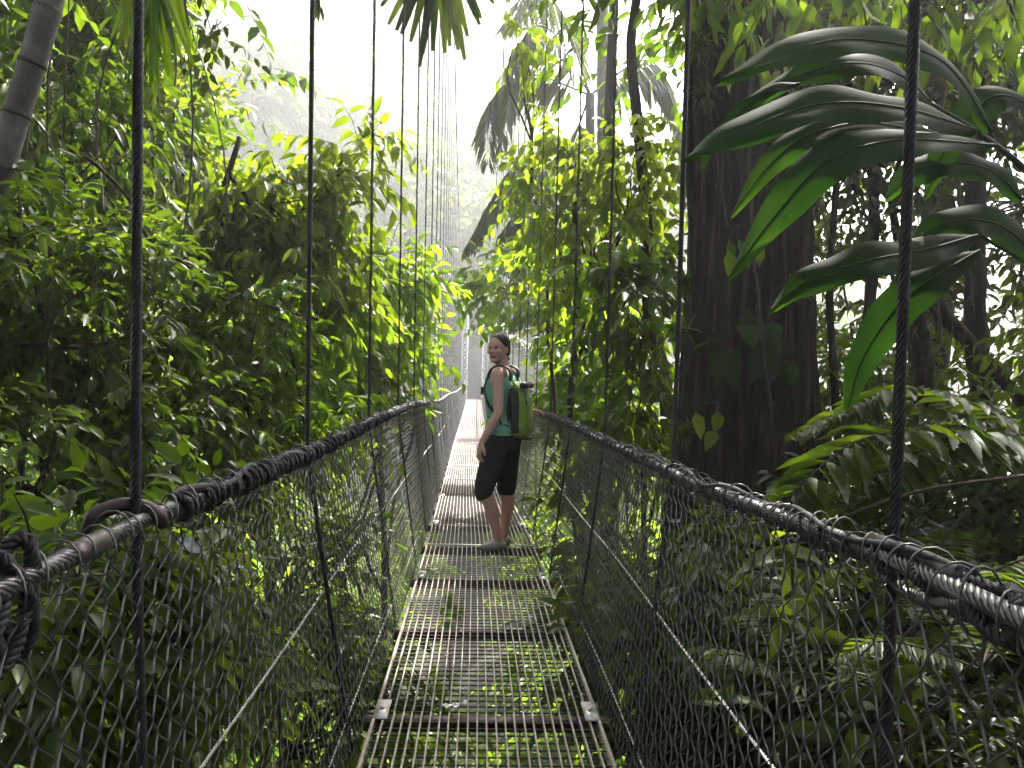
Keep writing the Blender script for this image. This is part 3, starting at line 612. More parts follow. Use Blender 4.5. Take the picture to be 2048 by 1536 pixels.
# ginger plant with big strap leaves
gl = [  # base, ctrl, tip, width, up, tone
    ((1985, 262, 2.1), (1880, 120, 2.0), (1700, 78, 1.95), (1560, 110, 1.9), (1440, 158, 1.85), .105, .55),
    ((1868, 210, 2.15), (1800, 150, 2.1), (1700, 125, 2.05), (1575, 160, 2.05), (1480, 215, 2.05), .085, .1),
    ((1960, 262, 2.05), (1800, 215, 1.95), (1640, 208, 1.9), (1480, 262, 1.85), (1366, 318, 1.8), .105, .35),
    ((1600, 165, 1.98), (1540, 180, 1.96), (1480, 225, 1.94), (1430, 280, 1.92), (1400, 345, 1.9), .035, .1),
    ((1900, 275, 2.1), (1740, 245, 2.05), (1620, 270, 2.0), (1540, 330, 1.98), (1462, 432, 1.95), .075, .6),
    ((1990, 290, 2.0), (1800, 280, 1.9), (1660, 320, 1.85), (1560, 420, 1.82), (1457, 556, 1.8), .098, .5),
    ((1955, 470, 2.1), (1850, 500, 2.05), (1740, 520, 2.0), (1620, 560, 1.98), (1538, 622, 1.95), .092, .3),
    ((1960, 500, 2.25), (1860, 560, 2.2), (1790, 620, 2.2), (1725, 720, 2.2), (1692, 830, 2.2), .095, .2),
    ((2048, 400, 2.2), (1980, 340, 2.2), (1890, 325, 2.2), (1820, 350, 2.2), (1770, 400, 2.2), .09, .3),
    ((2080, 220, 2.2), (2000, 190, 2.2), (1940, 230, 2.2), (1890, 300, 2.2), (1850, 400, 2.2), .09, .15),
    ((2110, 560, 2.2), (2030, 470, 2.2), (1960, 440, 2.2), (1880, 450, 2.2), (1800, 500, 2.2), .10, .3)]
root = empty('ginger_plant', tuple(P(2350, 1500, 2.3)), 'large wild ginger with long dark strap leaves arching in from the right edge', 'plant')
mb = MB(); stem = smooth_path([P(2350, 1500, 2.3), P(2300, 900, 2.25), P(2180, 500, 2.2), P(2060, 350, 2.15), P(1960, 268, 2.1), P(1862, 206, 2.15)], 40)
tube(mb, stem, np.linspace(.016, .005, 40), 8)
stem2 = smooth_path([P(2350, 1500, 2.3), P(2330, 1000, 2.3), P(2250, 720, 2.3), P(2100, 560, 2.25), P(1955, 468, 2.2)], 30); tube(mb, stem2, np.linspace(.014, .005, 30), 8)
STEM = mat('green_stem', (.03, .05, .018), .5); mb.build('stem', STEM, root, loc=P(2350, 1500, 2.3), smooth=True)
for *pts, wd, tn in gl:
    mb = MB(); blade(mb, [P(*q) for q in pts], wd * 1.18, (-.15, -.85, .6), rg, 40, .07, .045, 0, np.repeat(np.clip(tn * .5 + .6 * np.linspace(0, 1, 40) ** 2, 0, 1), 7))  # tone lightens toward the tip: backlight put into the leaf colour
    mb.build('leaf', [G['big'], TWIG], root, loc=P(2350, 1500, 2.3), smooth=True)
# leaning trunks and lianas at the right
for pts, r, lab in (
        ([P(1815, 480, 5.6), P(1828, 640, 5.6), P(1848, 760, 5.6), P(1830, 850, 5.6)], .095, 'rusty brown hanging root mass tapering downward right of the nearest right hanger'),
        ([P(1838, 540, 6.2), P(1880, 620, 6.2), P(1990, 740, 6.3), P(2120, 900, 6.3)], .065, 'brown diagonal fallen trunk slanting down to the right edge'),
        ([P(1985, 900, 7), P(1955, 700, 7), P(1950, 400, 7), P(1965, 0, 7), P(1980, -400, 7)], .10, 'dark upright trunk near the right edge'),
        ([P(1745, 1000, 8), P(1735, 700, 8), P(1748, 450, 8), P(1740, -100, 8)], .07, 'thin dark trunk just left of the nearest right hanger'),
        ([P(1690, 1100, 6.6), P(1668, 760, 6.6), P(1660, 560, 6.6), P(1680, 200, 6.8), P(1660, -200, 6.8)], .035, 'shaggy moss-hung liana right of the massive trunk')):
    mb = MB(); q = smooth_path(pts, 40); rr = np.linspace(r, r * .6, 40)
    if 'tapering' in lab: rr = r * np.interp(np.linspace(0, 1, 40), [0, .5, .85, 1], [1, .8, .5, .08])
    if lab.startswith(('dark', 'thin')): q[0, 2] = float(ground(q[0, 0], q[0, 1])) - .2
    tube(mb, q, rr, 12, 0, rough=.09, rng=rg)
    for j in range(90):
        c = q[rg.integers(0, 40)]; simple_leaves(mb, c[None] + rg.normal(0, r * .6, (1, 3)), np.array([[rg.normal(0, .3), rg.normal(0, .3), -1]]), np.array([[0, 1.0, 0]]), rg.uniform(.05, .18), .008, rg, 1)
    tag(mb.build('liana' if 'liana' in lab or 'root' in lab else 'tree_trunk', [BARK, MOSS], loc=pts[0], smooth=True), lab, 'liana' if 'liana' in lab or 'root' in lab else 'trunk')
mb = MB(); tube(mb, smooth_path([P(1600, 1090, 2.6), P(1700, 1030, 2.6), P(1850, 980, 2.6), P(2060, 950, 2.6)], 24), .006, 6)
tag(mb.build('bent_stem', TWIG, loc=P(1600, 1090, 2.6)), 'thin bent stem crossing behind the nearest right hanger above the handrail', 'stem')
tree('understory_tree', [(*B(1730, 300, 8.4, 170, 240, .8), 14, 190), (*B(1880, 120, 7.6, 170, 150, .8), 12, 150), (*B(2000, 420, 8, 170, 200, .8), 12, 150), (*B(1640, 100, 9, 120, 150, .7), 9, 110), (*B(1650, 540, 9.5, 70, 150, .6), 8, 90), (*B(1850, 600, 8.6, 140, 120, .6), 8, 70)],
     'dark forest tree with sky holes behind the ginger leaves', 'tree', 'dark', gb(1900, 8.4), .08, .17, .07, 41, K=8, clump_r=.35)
tree('understory_tree', [(*B(1700, 760, 7.4, 120, 170, .6), 10, 150), (*B(1880, 900, 6, 170, 120, .7), 10, 140), (*B(1990, 760, 7.2, 120, 160, .6), 9, 120)],
     'olive understory bush between the massive trunk and the right edge', 'bush', 'mid', gb(1800, 7), .04, .15, .055, 42, K=8)
tree('understory_tree', [(*B(1500, 1180, 4.2, 160, 90, .4), 8, 60), (*B(1350, 1130, 5.2, 130, 100, .5), 8, 75), (*B(1200, 1100, 6.2, 90, 130, .5), 8, 80), (*B(1260, 1350, 4.6, 120, 140, .5), 8, 80)],
     'leafy bush seen through the right fence mesh below the handrail', 'bush', 'mid', gb(1330, 5.2), .03, .14, .065, 43, K=7, droop=.6)
for k, (px, py, d, sc, pi) in enumerate(((1560, 1330, 3.9, .5, 3), (1730, 1240, 4.4, .6, 3), (1900, 1180, 4.6, .7, 3), (2010, 1050, 5.2, .8, 3), (1790, 1060, 6.2, .8, 3), (1990, 1420, 3.0, .36, 3), (1700, 1440, 3.2, .36, 3), (1440, 1290, 4.4, .5, 3), (2100, 900, 7, 1.1, 3), (1900, 960, 7.5, 1.1, 3))):
    NEARB.append((px, d, sc))
# pinnate fern fronds at the right edge
def fern(c, n, L, seed, label, az=(0, 6.28), el=(.3, 1.1), leaf='grass', LW=.016, LL=.16):
    r4 = np.random.default_rng(seed); c = np.asarray(c, float); root = empty('fern', tuple(c), label, 'fern')
    for k in range(n):
        a = r4.uniform(*az); e = r4.uniform(*el); d = np.array([math.cos(a) * math.cos(e), math.sin(a) * math.cos(e), math.sin(e)]); ln = L * r4.uniform(.75, 1.15)
        mb = MB(); frond(mb, [c, c + d * ln * .4, c + d * ln * .75 + (0, 0, -.08 * ln), c + d * ln + (0, 0, -.28 * ln)], 26, LL * ln / .8, LW * ln / .8 * 1.6, r4, .15, .35, .005, 0, .15)
        mb.build('frond', [G[leaf], TWIG], root, loc=c)
    return root
fern(P(2120, 900, 3.2), 5, 1.2, 1, 'glossy pinnate fern reaching in from the right edge above the handrail', (2.5, 4.0), (.0, .45), leaf='mid', LW=.022, LL=.15)
fern(P(1960, 1340, 2.2), 7, .5, 2, 'light green fern behind the right fence in the lower right corner')
fern(P(1640, 1400, 2.9), 7, .55, 3, 'low dark fern on the bank behind the right fence')
fern(P(1850, 1230, 2.6), 6, .45, 4, 'feathery fern beneath the right handrail near the knotted rope', leaf='bright')
fern(P(640, 900, 22), 0, 1, 5, 'x') if False else None
# single bright broad-leaved plants behind the right fence
def plant(px, py, d, n, L, W, leaf, label, up=.6):
    c = P(px, py, d); gz = float(ground(c[0], c[1])); mb = MB(); tube(mb, smooth_path([(c[0], c[1] + .05, gz - .05), (c[0] + .03, c[1], (gz + c[2]) / 2), c], 8), .007, 5, 1)
    b = c + rg.normal(0, .04, (n, 3)) * (1, 1, 1.8); d_ = rg.normal(0, .8, (n, 3)) * (1, 1, .4) + (0, -.15, .1)
    leaves(mb, b, d_, np.array([0, -.4, 1.0]) + rg.normal(0, .3, (n, 3)), L * rg.uniform(.6, 1.15, n), W, rg, .4, .15)
    return tag(mb.build('broadleaf_plant', [G[leaf], TWIG], loc=c), label, 'plant')
plant(1585, 1110, 3.6, 9, .22, .10, 'yellow', 'lime green plant with broad leaves just below the right handrail')
plant(1560, 1240, 3.0, 8, .20, .055, 'yellow', 'plant with narrow backlit lime leaves mid-height behind the right fence')
plant(1400, 1190, 3.8, 7, .18, .10, 'palm', 'pale bluish broad-leaf plant behind the right fence')
plant(1820, 1350, 2.5, 9, .14, .065, 'bright', 'small fresh green plant left of the lower right fern')
plant(1450, 1400, 3.2, 10, .16, .07, 'mid', 'mid green plant low behind the right fence')
plant(1700, 1480, 2.6, 10, .15, .06, 'mid', 'mid green plant near the bottom edge behind the right fence')
plant(560, 1380, 3.0, 8, .22, .10, 'yellow', 'lime green plant low behind the left fence', )
plant(330, 1120, 3.4, 8, .20, .09, 'bright', 'bright green plant just below the left handrail behind the fence')
plant(90, 1200, 3.0, 9, .18, .08, 'bright', 'pale green plant glimpsed under the near left handrail')
plant(770, 1500, 3.4, 8, .2, .09, 'yellow', 'lime plant beside the left edge of the grating at the bottom')
plant(1040, 1330, 7.8, 14, .22, .11, 'yellow', 'lime green plant seen through the grating in the foreground', )
plant(900, 1230, 8.6, 14, .2, .10, 'bright', 'fresh green plant seen through the grating under the left half of the deck')
plant(1160, 1440, 5.6, 12, .2, .10, 'bright', 'fresh green plant seen through the grating at its right edge')
# ------------------------------------------------------------------ palms
def palm(base, top, fronds, label, tr, LL, LW, seed, name='palm_tree', hang=1.3, nl=44, rr=.022):
    r5 = np.random.default_rng(seed); root = empty(name, tuple(base), label, 'palm'); mb = MB()
    tube(mb, smooth_path([base, (np.asarray(base) + top) / 2 + (.1, 0, 0), top], 30), np.linspace(tr, tr * .75, 30), 10, rough=.03, rng=r5); mb.build('trunk', BARKG, root, loc=base, smooth=True)
    for f in fronds:
        mb = MB(); frond(mb, [top] + [np.asarray(q) for q in f], nl, LL, LW, r5, hang, .55, rr, 0, .15); mb.build('frond', [G['palm'], TWIG], root, loc=base)
    return root
tp = P(1180, 190, 15)
palm(gb(1190, 15), tp, [[P(1100, 60, 14.6), P(1040, 90, 14.2), P(1000, 300, 14)], [P(1060, 150, 15), P(985, 200, 14.6), P(975, 330, 14.4)], [P(1120, 330, 14.5), P(1030, 330, 14), P(930, 500, 13.6)], [P(1150, 420, 14), P(1060, 400, 13.6), P(1000, 470, 13.4)], [P(1290, 120, 15), P(1350, 200, 15), P(1380, 380, 15)], [P(1120, 20, 16), P(1060, -20, 17), P(1000, 60, 18)]],
     'palm with grey drooping feathered fronds beside the bridge, right of the far hangers', .11, .95, .075, 51, nl=64)
for pts, lab in (([P(560, -460, 7.2), P(640, -330, 7.2), P(720, -200, 7.1), P(770, -30, 7)], 'dark drooping palm frond tip at the top edge left of centre'),
                 ([P(760, -380, 7.6), P(900, -240, 7.6), P(960, -150, 7.6), P(1000, -30, 7.6)], 'dark drooping palm frond tip at the top edge right of the centre fan'),
                 ([P(330, -420, 7), P(430, -300, 7), P(500, -200, 7), P(540, -60, 7)], 'narrow palm frond tip at the top edge above the second hanger')):
    mb = MB(); frond(mb, pts, 34, .42, .04, rg, 1.5, .5, .014, 0, .15); tag(mb.build('palm_frond', [G['palm'], TWIG], loc=pts[0]), lab, 'palm frond')
# fan of broad leaflets hanging at the top centre
mb = MB(); c = P(880, -140, 6.8)
for k in range(17):
    a = (k - 8) * 14.5; b = P(880 + a + rg.normal(0, 5), 125 - abs(k - 7.5) ** 1.5 * 5 + rg.normal(0, 14), 6.8 + rg.normal(0, .1))
    blade(mb, [c + (rg.normal(0, .03), 0, 0), (c + b) / 2, b], .07, (0, -1, .1), rg, 12, .2, 0, 0, rg.random(), lambda t: np.sin(math.pi * np.clip(t * .72 + .22, 0, 1)) ** .6)
tube(mb, smooth_path([c, c + (-.2, 0, .5), c + (-.9, .3, 1.0)], 10), .012, 6, 1)
tag(mb.build('palm_frond', [G['palm'], TWIG], loc=c), 'broad fan of dark palm leaflets hanging from the top edge at centre', 'palm frond')
# feathery fern-like palm beyond the person's head
c = P(1060, 760, 24); r5 = np.random.default_rng(9)
palm(gb(1075, 24), P(1070, 740, 24), [[P(1040, 670, 24), P(1000, 645, 24), P(930, 668, 24)], [P(1050, 690, 23.5), P(1020, 670, 23), P(985, 700, 23)], [P(1100, 680, 24), P(1140, 670, 24), P(1180, 720, 24)], [P(1060, 650, 24), P(1050, 620, 24.5), P(1020, 600, 25)]],
     'small feathery palm just beyond the person\'s head over the far deck', .035, .55, .05, 53, hang=.4, rr=.009)

# ------------------------------------------------------------------ background forest (copies)
def proto(name, seed, leaf, leafL, leafW, blobs, h, tr, nt_):
    rng = np.random.default_rng(seed); root = bpy.data.objects.new(name, None); cr = MB(); tk = MB()
    pts = limb(tk, (0, 0, -1), (0, 0, h), tr, tr * .45, rng, 12, .03, 9)
    for c, R in blobs:
        cc = blob_crown(cr, c, R, 16, nt_, leafL, leafW, rng, 8, None, .5, .32, .3)
        j = pts[rng.integers(6, 12)]; limb(tk, j, c, tr * .4, tr * .2, rng, 7, .1, 6)
        for q in cc[:8]: limb(tk, c, q, tr * .2, tr * .05, rng, 6, .1, 4)
    return name, cr.mesh('crown', [G[leaf], TWIG]), tk.mesh('trunk', BARK)
protos = [proto('forest_tree', 61, 'mid', .22, .09, [((0, 0, 6.2), (2.1, 2.1, 1.5)), ((1.3, .4, 4.5), (1.5, 1.5, 1.2)), ((-1.2, -.5, 4.9), (1.5, 1.5, 1.3)), ((.1, .9, 3), (1.3, 1.3, 1.1))], 6.4, .13, 190),
          proto('forest_tree', 62, 'dark', .20, .085, [((0, 0, 6.4), (1.9, 1.9, 1.7)), ((-1.0, .9, 4.4), (1.5, 1.5, 1.3)), ((1.2, -.8, 4.8), (1.4, 1.5, 1.2)), ((0, -.5, 2.8), (1.4, 1.4, 1.0))], 6.6, .14, 190),
          proto('forest_tree', 63, 'bright', .20, .09, [((0, 0, 5.6), (2.0, 2.0, 1.4)), ((1.1, 1.0, 4.0), (1.5, 1.5, 1.1)), ((-1.3, 0, 4.2), (1.4, 1.4, 1.2))], 5.8, .11, 200),
          proto('forest_bush', 64, 'mid', .19, .075, [((0, 0, 1.2), (1.5, 1.5, 1.1)), ((.9, .3, .7), (1.1, 1.1, .8)), ((-.8, .2, .9), (1.1, 1.1, .9))], 1.3, .05, 170),
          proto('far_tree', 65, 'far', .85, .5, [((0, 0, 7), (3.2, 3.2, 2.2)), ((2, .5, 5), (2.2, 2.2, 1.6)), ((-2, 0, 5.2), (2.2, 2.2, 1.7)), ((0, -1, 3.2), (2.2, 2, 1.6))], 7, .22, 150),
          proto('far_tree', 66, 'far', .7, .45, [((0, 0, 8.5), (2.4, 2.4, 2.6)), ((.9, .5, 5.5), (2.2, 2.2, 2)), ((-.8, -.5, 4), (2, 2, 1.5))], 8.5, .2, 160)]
protos.append(proto('canopy_tree', 67, 'mid', .24, .10, [((0, 0, 13), (3.4, 3.4, 1.5)), ((2.6, .8, 11.6), (2.4, 2.4, 1.1)), ((-2.4, 1.2, 12.2), (2.5, 2.5, 1.2)), ((.4, -2.6, 12), (2.3, 2.3, 1.1))], 13, .2, 300))
protos.append(proto('forest_bush', 68, 'dark', .13, .055, [((0, 0, .8), (1.2, 1.2, .7)), ((.7, .3, .5), (.9, .9, .5)), ((-.7, .1, .6), (.9, .9, .6))], .9, .03, 230))
def place(pi, x, y, sc, label, group, z=None, cat=None):
    name, cm, tm = protos[pi]; r = bpy.data.objects.new(name, None); COL.objects.link(r)
    r.location = (x, y, float(ground(x, y)) if z is None else z); r.rotation_euler = (0, 0, rg.uniform(0, 6.28)); r.scale = (sc, sc, sc * rg.uniform(.9, 1.15))
    tag(r, label, cat or name.split('_')[1], group)
    for n_, me in (('crown', cm), ('trunk', tm)):
        o = bpy.data.objects.new(n_, me); COL.objects.link(o); o.parent = r
LT_ = [  # px, d, scale, proto : left wall of forest
    (-260, 12, 1.3, 1), (-60, 13, 1.5, 0), (120, 13.5, 1.45, 2), (300, 14, 1.25, 2), (420, 15, .85, 2), (-150, 19, 1.9, 0), (60, 19, 1.7, 2), (230, 20, 1.6, 2), (370, 21, 1.3, 2), (520, 18, .72, 2), (600, 22, .72, 2), (680, 26, .78, 0), (740, 30, .85, 2), (450, 25, .95, 0), (560, 29, .9, 2), (800, 36, .9, 2), (700, 38, .9, 0), (30, 26, 2.3, 0), (250, 28, 2.0, 2), (390, 32, 1.7, 0), (640, 16, .7, 2), (-350, 9, 1.2, 0)]
for px, d, sc, pi in LT_:
    p = P(px, 720, d); place(pi, p[0], p[1], sc, 'green forest tree standing in the left bank woodland behind the nearer left trees', 'trees of the left bank')
RT_ = [(1450, 12, .9, 2), (1640, 13, .75, 2), (1830, 12.5, .7, 2), (2010, 12, .75, 0), (2250, 11, .9, 0), (1380, 17, 1.3, 2), (1560, 18, .9, 2), (1760, 18, .9, 2), (1300, 20, 1.15, 2), (1210, 24, 1.05, 2), (1140, 28, 1.0, 2), (1090, 34, .95, 2), (1180, 33, 1.2, 0), (1280, 30, 1.3, 2), (1420, 26, 1.4, 0), (1950, 17, .95, 2), (2300, 16, 1.4, 1), (1060, 41, 1.0, 2)]
for px, d, sc, pi in RT_:
    p = P(px, 720, d); place(pi, p[0], p[1], sc, 'green forest tree standing in the right bank woodland behind the massive trunk', 'trees of the right bank')
for k in range(46):
    s = -1 if k % 2 else 1; y = rg.uniform(3, 30); x = s * (rg.uniform(1.9, 3.2) + rg.uniform(0, 1) ** 1.5 * (2 + y * .3))
    if s > 0 and y < 8 and abs(x - bc[0]) < 1.2: x += 1.8
    if y < 4.5 : x += s * 1.0
    place(3, x, y, rg.uniform(.7, 1.5), {-1: 'leafy forest bush on the slope left of the bridge', 1: 'leafy forest bush on the slope right of the bridge'}[s], {-1: 'bushes on the left slope', 1: 'bushes on the right slope'}[s])
for k in range(16):
    place(3, rg.uniform(-1.6, 1.6), rg.uniform(4.5, 22), rg.uniform(.8, 1.5), 'leafy bush growing in the ravine beneath the grating deck', 'bushes under the deck')
# canopy trees whose crowns close over the near bridge
for k, (x, y) in enumerate(((-7.2, 5.2), (4.6, 9.0), (-6.4, 9.0), (6.2, 4.2))):
    place(6, x, y, 1.0, 'tall canopy tree whose crown closes over the near end of the bridge', 'canopy trees over the near bridge')
for k, (x, y, z) in enumerate(((-2.2, 5.5, 9.5), (1.6, 7.5, 10.5), (-.5, 10.5, 12))):
    mb = MB(); blob_crown(mb, (x, y, z), (3.0, 2.6, 1.0), 16, 330, .24, .10, rg, 8); tube(mb, smooth_path([(x * 3 + (7 if x > 0 else -7), y, z - 2), (x * 1.5, y, z - .3), (x, y, z)], 12), np.linspace(.14, .03, 12), 7, 1)
    tag(mb.build('canopy_bough', [G['mid'], TWIG], loc=(x, y, z)), ['leafy canopy bough overhanging the near deck from the left', 'leafy canopy bough overhanging the near deck from the right', 'highest leafy canopy bough arching over the deck behind the others'][k], 'branch')
for k, (x, y, sc, pi) in enumerate(((-3.5, -3.5, 1.2, 1), (-6, -1, 1.3, 0), (3.6, -3.2, 1.2, 1), (6.5, 0, 1.4, 0), (0, -6.5, 1.3, 0), (-4, -9, 1.8, 1), (4.5, -9, 1.8, 1), (-9, -5, 1.8, 0), (9, -5, 1.8, 0), (0, -12, 2.2, 1), (1.2, -4.2, 1.0, 3), (-1.6, -4.4, 1.2, 3))):
    place(pi, x, y, sc, 'forest plant on the bank behind the viewpoint', 'forest behind the viewpoint', cat='tree')
for k, (x, y, z) in enumerate(((0, -2.5, 7.0), (-2.4, 1.5, 8.5), (2.6, 2, 8.0))):
    mb = MB(); blob_crown(mb, (x, y, z), (3.2, 3.0, 1.1), 16, 380, .24, .10, rg, 8); tube(mb, smooth_path([((7 if x > 0 else -7), y - 2, z - 2), (x * 1.5 + (2 if x > 0 else -2), y, z - .3), (x, y, z)], 12), np.linspace(.14, .03, 12), 7, 1)
    tag(mb.build('canopy_bough', [G['mid'], TWIG], loc=(x, y, z)), ['leafy canopy bough behind and above the viewpoint', 'leafy canopy bough above the bridge entrance on the left', 'leafy canopy bough above the bridge entrance on the right'][k], 'branch')
for px, d, sc in NEARB:
    p = P(px, 1000, d); place(7 if d < 7 else 3, p[0], p[1], sc * (1.35 if d < 7 else 1), 'dark leafy bush rooted on the bank behind the right fence', 'bushes on the near right bank')
for k in range(22):
    s = -1 if k % 2 else 1; px = rg.uniform(60, 420) if s < 0 else rg.uniform(1380, 2030); d = rg.uniform(5.2, 9.5); y0 = rg.uniform(-260, 40); y1 = rg.uniform(420, 1000)
    a = P(px, y0, d); b = P(px + rg.normal(0, 70), y1, d); c = (a + b) / 2 + rg.normal(0, .12, 3); mb = MB(); tube(mb, smooth_path([a, c, b], 30) + rg.normal(0, .004, (30, 3)), rg.uniform(.004, .011), 5, 0, rough=.1, rng=rg)
    qq = smooth_path([a, c, b], 30)[rg.integers(0, 30, 26)]; simple_leaves(mb, qq + rg.normal(0, .01, qq.shape), rg.normal(0, .5, qq.shape) + (0, 0, -1), rg.normal(0, 1, qq.shape), rg.uniform(.03, .09, 26), .014, rg, 1)
    tag(mb.build('hanging_vine', [TWIG, MOSS], loc=a), {-1: 'thin hanging vine among the left trees', 1: 'thin hanging vine among the right trees'}[s], 'vine', {-1: 'hanging vines on the left', 1: 'hanging vines on the right'}[s])
# far hillside
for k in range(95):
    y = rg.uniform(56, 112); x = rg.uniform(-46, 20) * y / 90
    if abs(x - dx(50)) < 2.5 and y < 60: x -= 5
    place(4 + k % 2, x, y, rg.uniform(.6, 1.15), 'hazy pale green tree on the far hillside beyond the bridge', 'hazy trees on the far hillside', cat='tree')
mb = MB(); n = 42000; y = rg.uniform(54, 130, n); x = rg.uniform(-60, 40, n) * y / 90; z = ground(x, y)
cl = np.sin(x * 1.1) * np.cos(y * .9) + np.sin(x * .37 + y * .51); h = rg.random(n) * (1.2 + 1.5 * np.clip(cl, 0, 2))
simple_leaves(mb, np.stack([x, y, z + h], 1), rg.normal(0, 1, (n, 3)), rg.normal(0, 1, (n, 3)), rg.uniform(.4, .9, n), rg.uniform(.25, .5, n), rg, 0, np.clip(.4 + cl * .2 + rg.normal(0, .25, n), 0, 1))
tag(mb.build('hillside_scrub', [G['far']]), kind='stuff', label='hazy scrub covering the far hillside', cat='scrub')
# undergrowth
mb = MB(); n = 4200; y = rg.uniform(-1.5, 34, n); x = rg.uniform(-1, 1, n) * (3.5 + y * .32); z = ground(x, y); keep = ~((y < 1.0) & (np.abs(x) < 1.3)); x, y, z = x[keep], y[keep], z[keep]; n = len(x)
sprays(mb, np.stack([x, y, z + rg.random(n) * .45], 1), np.stack([rg.normal(0, .6, n), rg.normal(0, .6, n), rg.uniform(.2, 1.2, n)], 1), rg.uniform(.2, .5, n), 6, .14, .06, rg, .4, .4)
tag(mb.build('undergrowth', [G['mid'], TWIG]), kind='stuff', label='low leafy undergrowth covering the ravine floor and banks', cat='undergrowth')
mb = MB(); n = 5000; y = rg.uniform(-1, 12, n); x = rg.uniform(-3, 6, n); simple_leaves(mb, np.stack([x, y, ground(x, y) + .02 + rg.random(n) * .03], 1), rg.normal(0, 1, (n, 3)) * (1, 1, .15), np.array([0, 0, 1.0]) + rg.normal(0, .25, (n, 3)), rg.uniform(.05, .15, n), rg.uniform(.03, .06, n), rg, 0)
LITTER = leaf_mat('dead_leaf', [(.03, .018, .01), (.09, .05, .025), (.18, .12, .07)], .1, .5, 1)
tag(mb.build('leaf_litter', [LITTER]), kind='stuff', label='brown fallen leaf litter on the banks', cat='leaf litter')
# fallen leaves on the deck, pale leaf in the fence
def fallen(px, py, d, L, W, m, label, rot):
    c = P(px, py, d); c[2] = dz(c[1]) + .012; mb = MB(); a = np.array([math.cos(rot), math.sin(rot), 0]) * L / 2
    blade(mb, [c - a, c + (0, 0, -.004), c + a + (0, 0, .02)], W, (0, 0, 1), rg, 14, .25, .12, 0, .9); return tag(mb.build('fallen_leaf', m, loc=c, smooth=True), label, 'leaf')
SILV = mat('wet_leaf', (.20, .18, .16), .22, 0, noise=[(.5, .48, .45)], scale=60, coat=.5)
fallen(912, 1402, 3.22, .11, .036, SILV, 'curled silvery fallen leaf lying on the foreground grating', .1)
fallen(872, 1136, 5.6, .09, .045, SILV, 'crumpled grey fallen leaf near the left edge of the deck', .4)
fallen(1022, 1113, 6.0, .13, .03, mat('brown_leaf', (.09, .06, .04), .4), 'narrow brown fallen leaf beside the person\'s heel', .0)
fallen(1025, 1145, 5.55, .12, .045, leaf_mat('green_fallen', [(.08, .10, .04), (.1, .12, .05)], .1, .4), 'dull green fallen leaf on the deck in front of the person', .5)
fallen(1102, 1237, 4.35, .075, .035, mat('pink_leaf', (.22, .15, .12), .4), 'small pinkish fallen leaf near the right edge of the deck', .8)
for k in range(16):
    yy = rg.uniform(2.6, 9); xx = dx(yy) + rg.uniform(-.38, .38); c = np.array([xx, yy, float(dz(yy)) + .004]); a = rg.uniform(0, 6.28); u = np.array([math.cos(a), math.sin(a), 0]) * rg.uniform(.012, .03)
    mb = MB(); blade(mb, [c - u, c + (0, 0, .004), c + u + (0, 0, .008)], rg.uniform(.008, .02), (0, 0, 1), rg, 8, .3, .1, 0, rg.random())
    tag(mb.build('leaf_scrap', LITTER, loc=c), 'tiny dry leaf scrap lying on the deck grating', 'leaf', 'leaf scraps on the deck')
mb = MB(); blade(mb, [P(355, 1078, 1.75), P(385, 1090, 1.74), P(408, 1108, 1.73)], .028, (0, -1, .3), rg, 12, .3, .2, 0, .8)
tag(mb.build('dead_leaf', mat('white_leaf', (.5, .52, .5), .4), loc=P(380, 1090, 1.75), smooth=True), 'pale twisted leaf caught in the left fence mesh', 'leaf')
# ------------------------------------------------------------------ person
PX, PY = P(990, 1100, 6.45)[0], 6.42
PZ = float(dz(PY)) + .002
def ring_loft(mb, rings, n=28):
    """rings: (cx, cy, cz, rf, rl, angle-of-front)"""
    a = np.linspace(0, 2 * math.pi, n, endpoint=False); V = []
    for (cx, cy, cz, rf, rl, an) in rings:
        an = math.radians(an); f = np.array([-math.cos(an), math.sin(an), 0]); l = np.array([-math.sin(an), -math.cos(an), 0])
        V.append(np.array([cx, cy, cz]) + rf * np.cos(a)[:, None] * f + rl * np.sin(a)[:, None] * l)
    V = np.stack(V); m = len(rings); i = np.arange(m - 1)[:, None] * n; j = np.arange(n)[None]
    mb.add(V.reshape(-1, 3), [np.stack([i + j, i + (j + 1) % n, i + n + (j + 1) % n, i + n + j], -1).reshape(-1, 4), np.arange(n)[::-1][None], (np.arange(n) + (m - 1) * n)[None]])
def ell(mb, c, r, R=None, n=20):
    u = np.linspace(0, math.pi, n)[1:-1]; v = np.linspace(0, 2 * math.pi, n * 2, endpoint=False)
    V = np.stack([np.outer(np.sin(u), np.cos(v)), np.outer(np.sin(u), np.sin(v)), np.outer(np.cos(u), np.ones_like(v))], -1).reshape(-1, 3)
    V = np.vstack([V, [0, 0, 1], [0, 0, -1]]) * np.asarray(r)
    if R is not None: V = V @ np.asarray(R).T
    m = len(v); k = len(u); i = np.arange(k - 1)[:, None] * m; j = np.arange(m)[None]
    tp = np.stack([np.full(m, k * m), np.arange(m), (np.arange(m) + 1) % m], 1); bt = np.stack([np.full(m, k * m + 1), (k - 1) * m + (np.arange(m) + 1) % m, (k - 1) * m + np.arange(m)], 1)
    mb.add(V + np.asarray(c), [np.stack([i + j, i + m + j, i + m + (j + 1) % m, i + (j + 1) % m], -1).reshape(-1, 4), tp, bt])
def limbs(mb, pts, rad, n=16, flat=1.0):
    q = smooth_path(pts, n); t = np.linspace(0, 1, len(pts)); r = np.interp(np.linspace(0, 1, n), t, rad); tube(mb, q, r, 18, flat=flat)
    ell(mb, q[0], [r[0]] * 3, n=12); ell(mb, q[-1], [r[-1]] * 3, n=12)
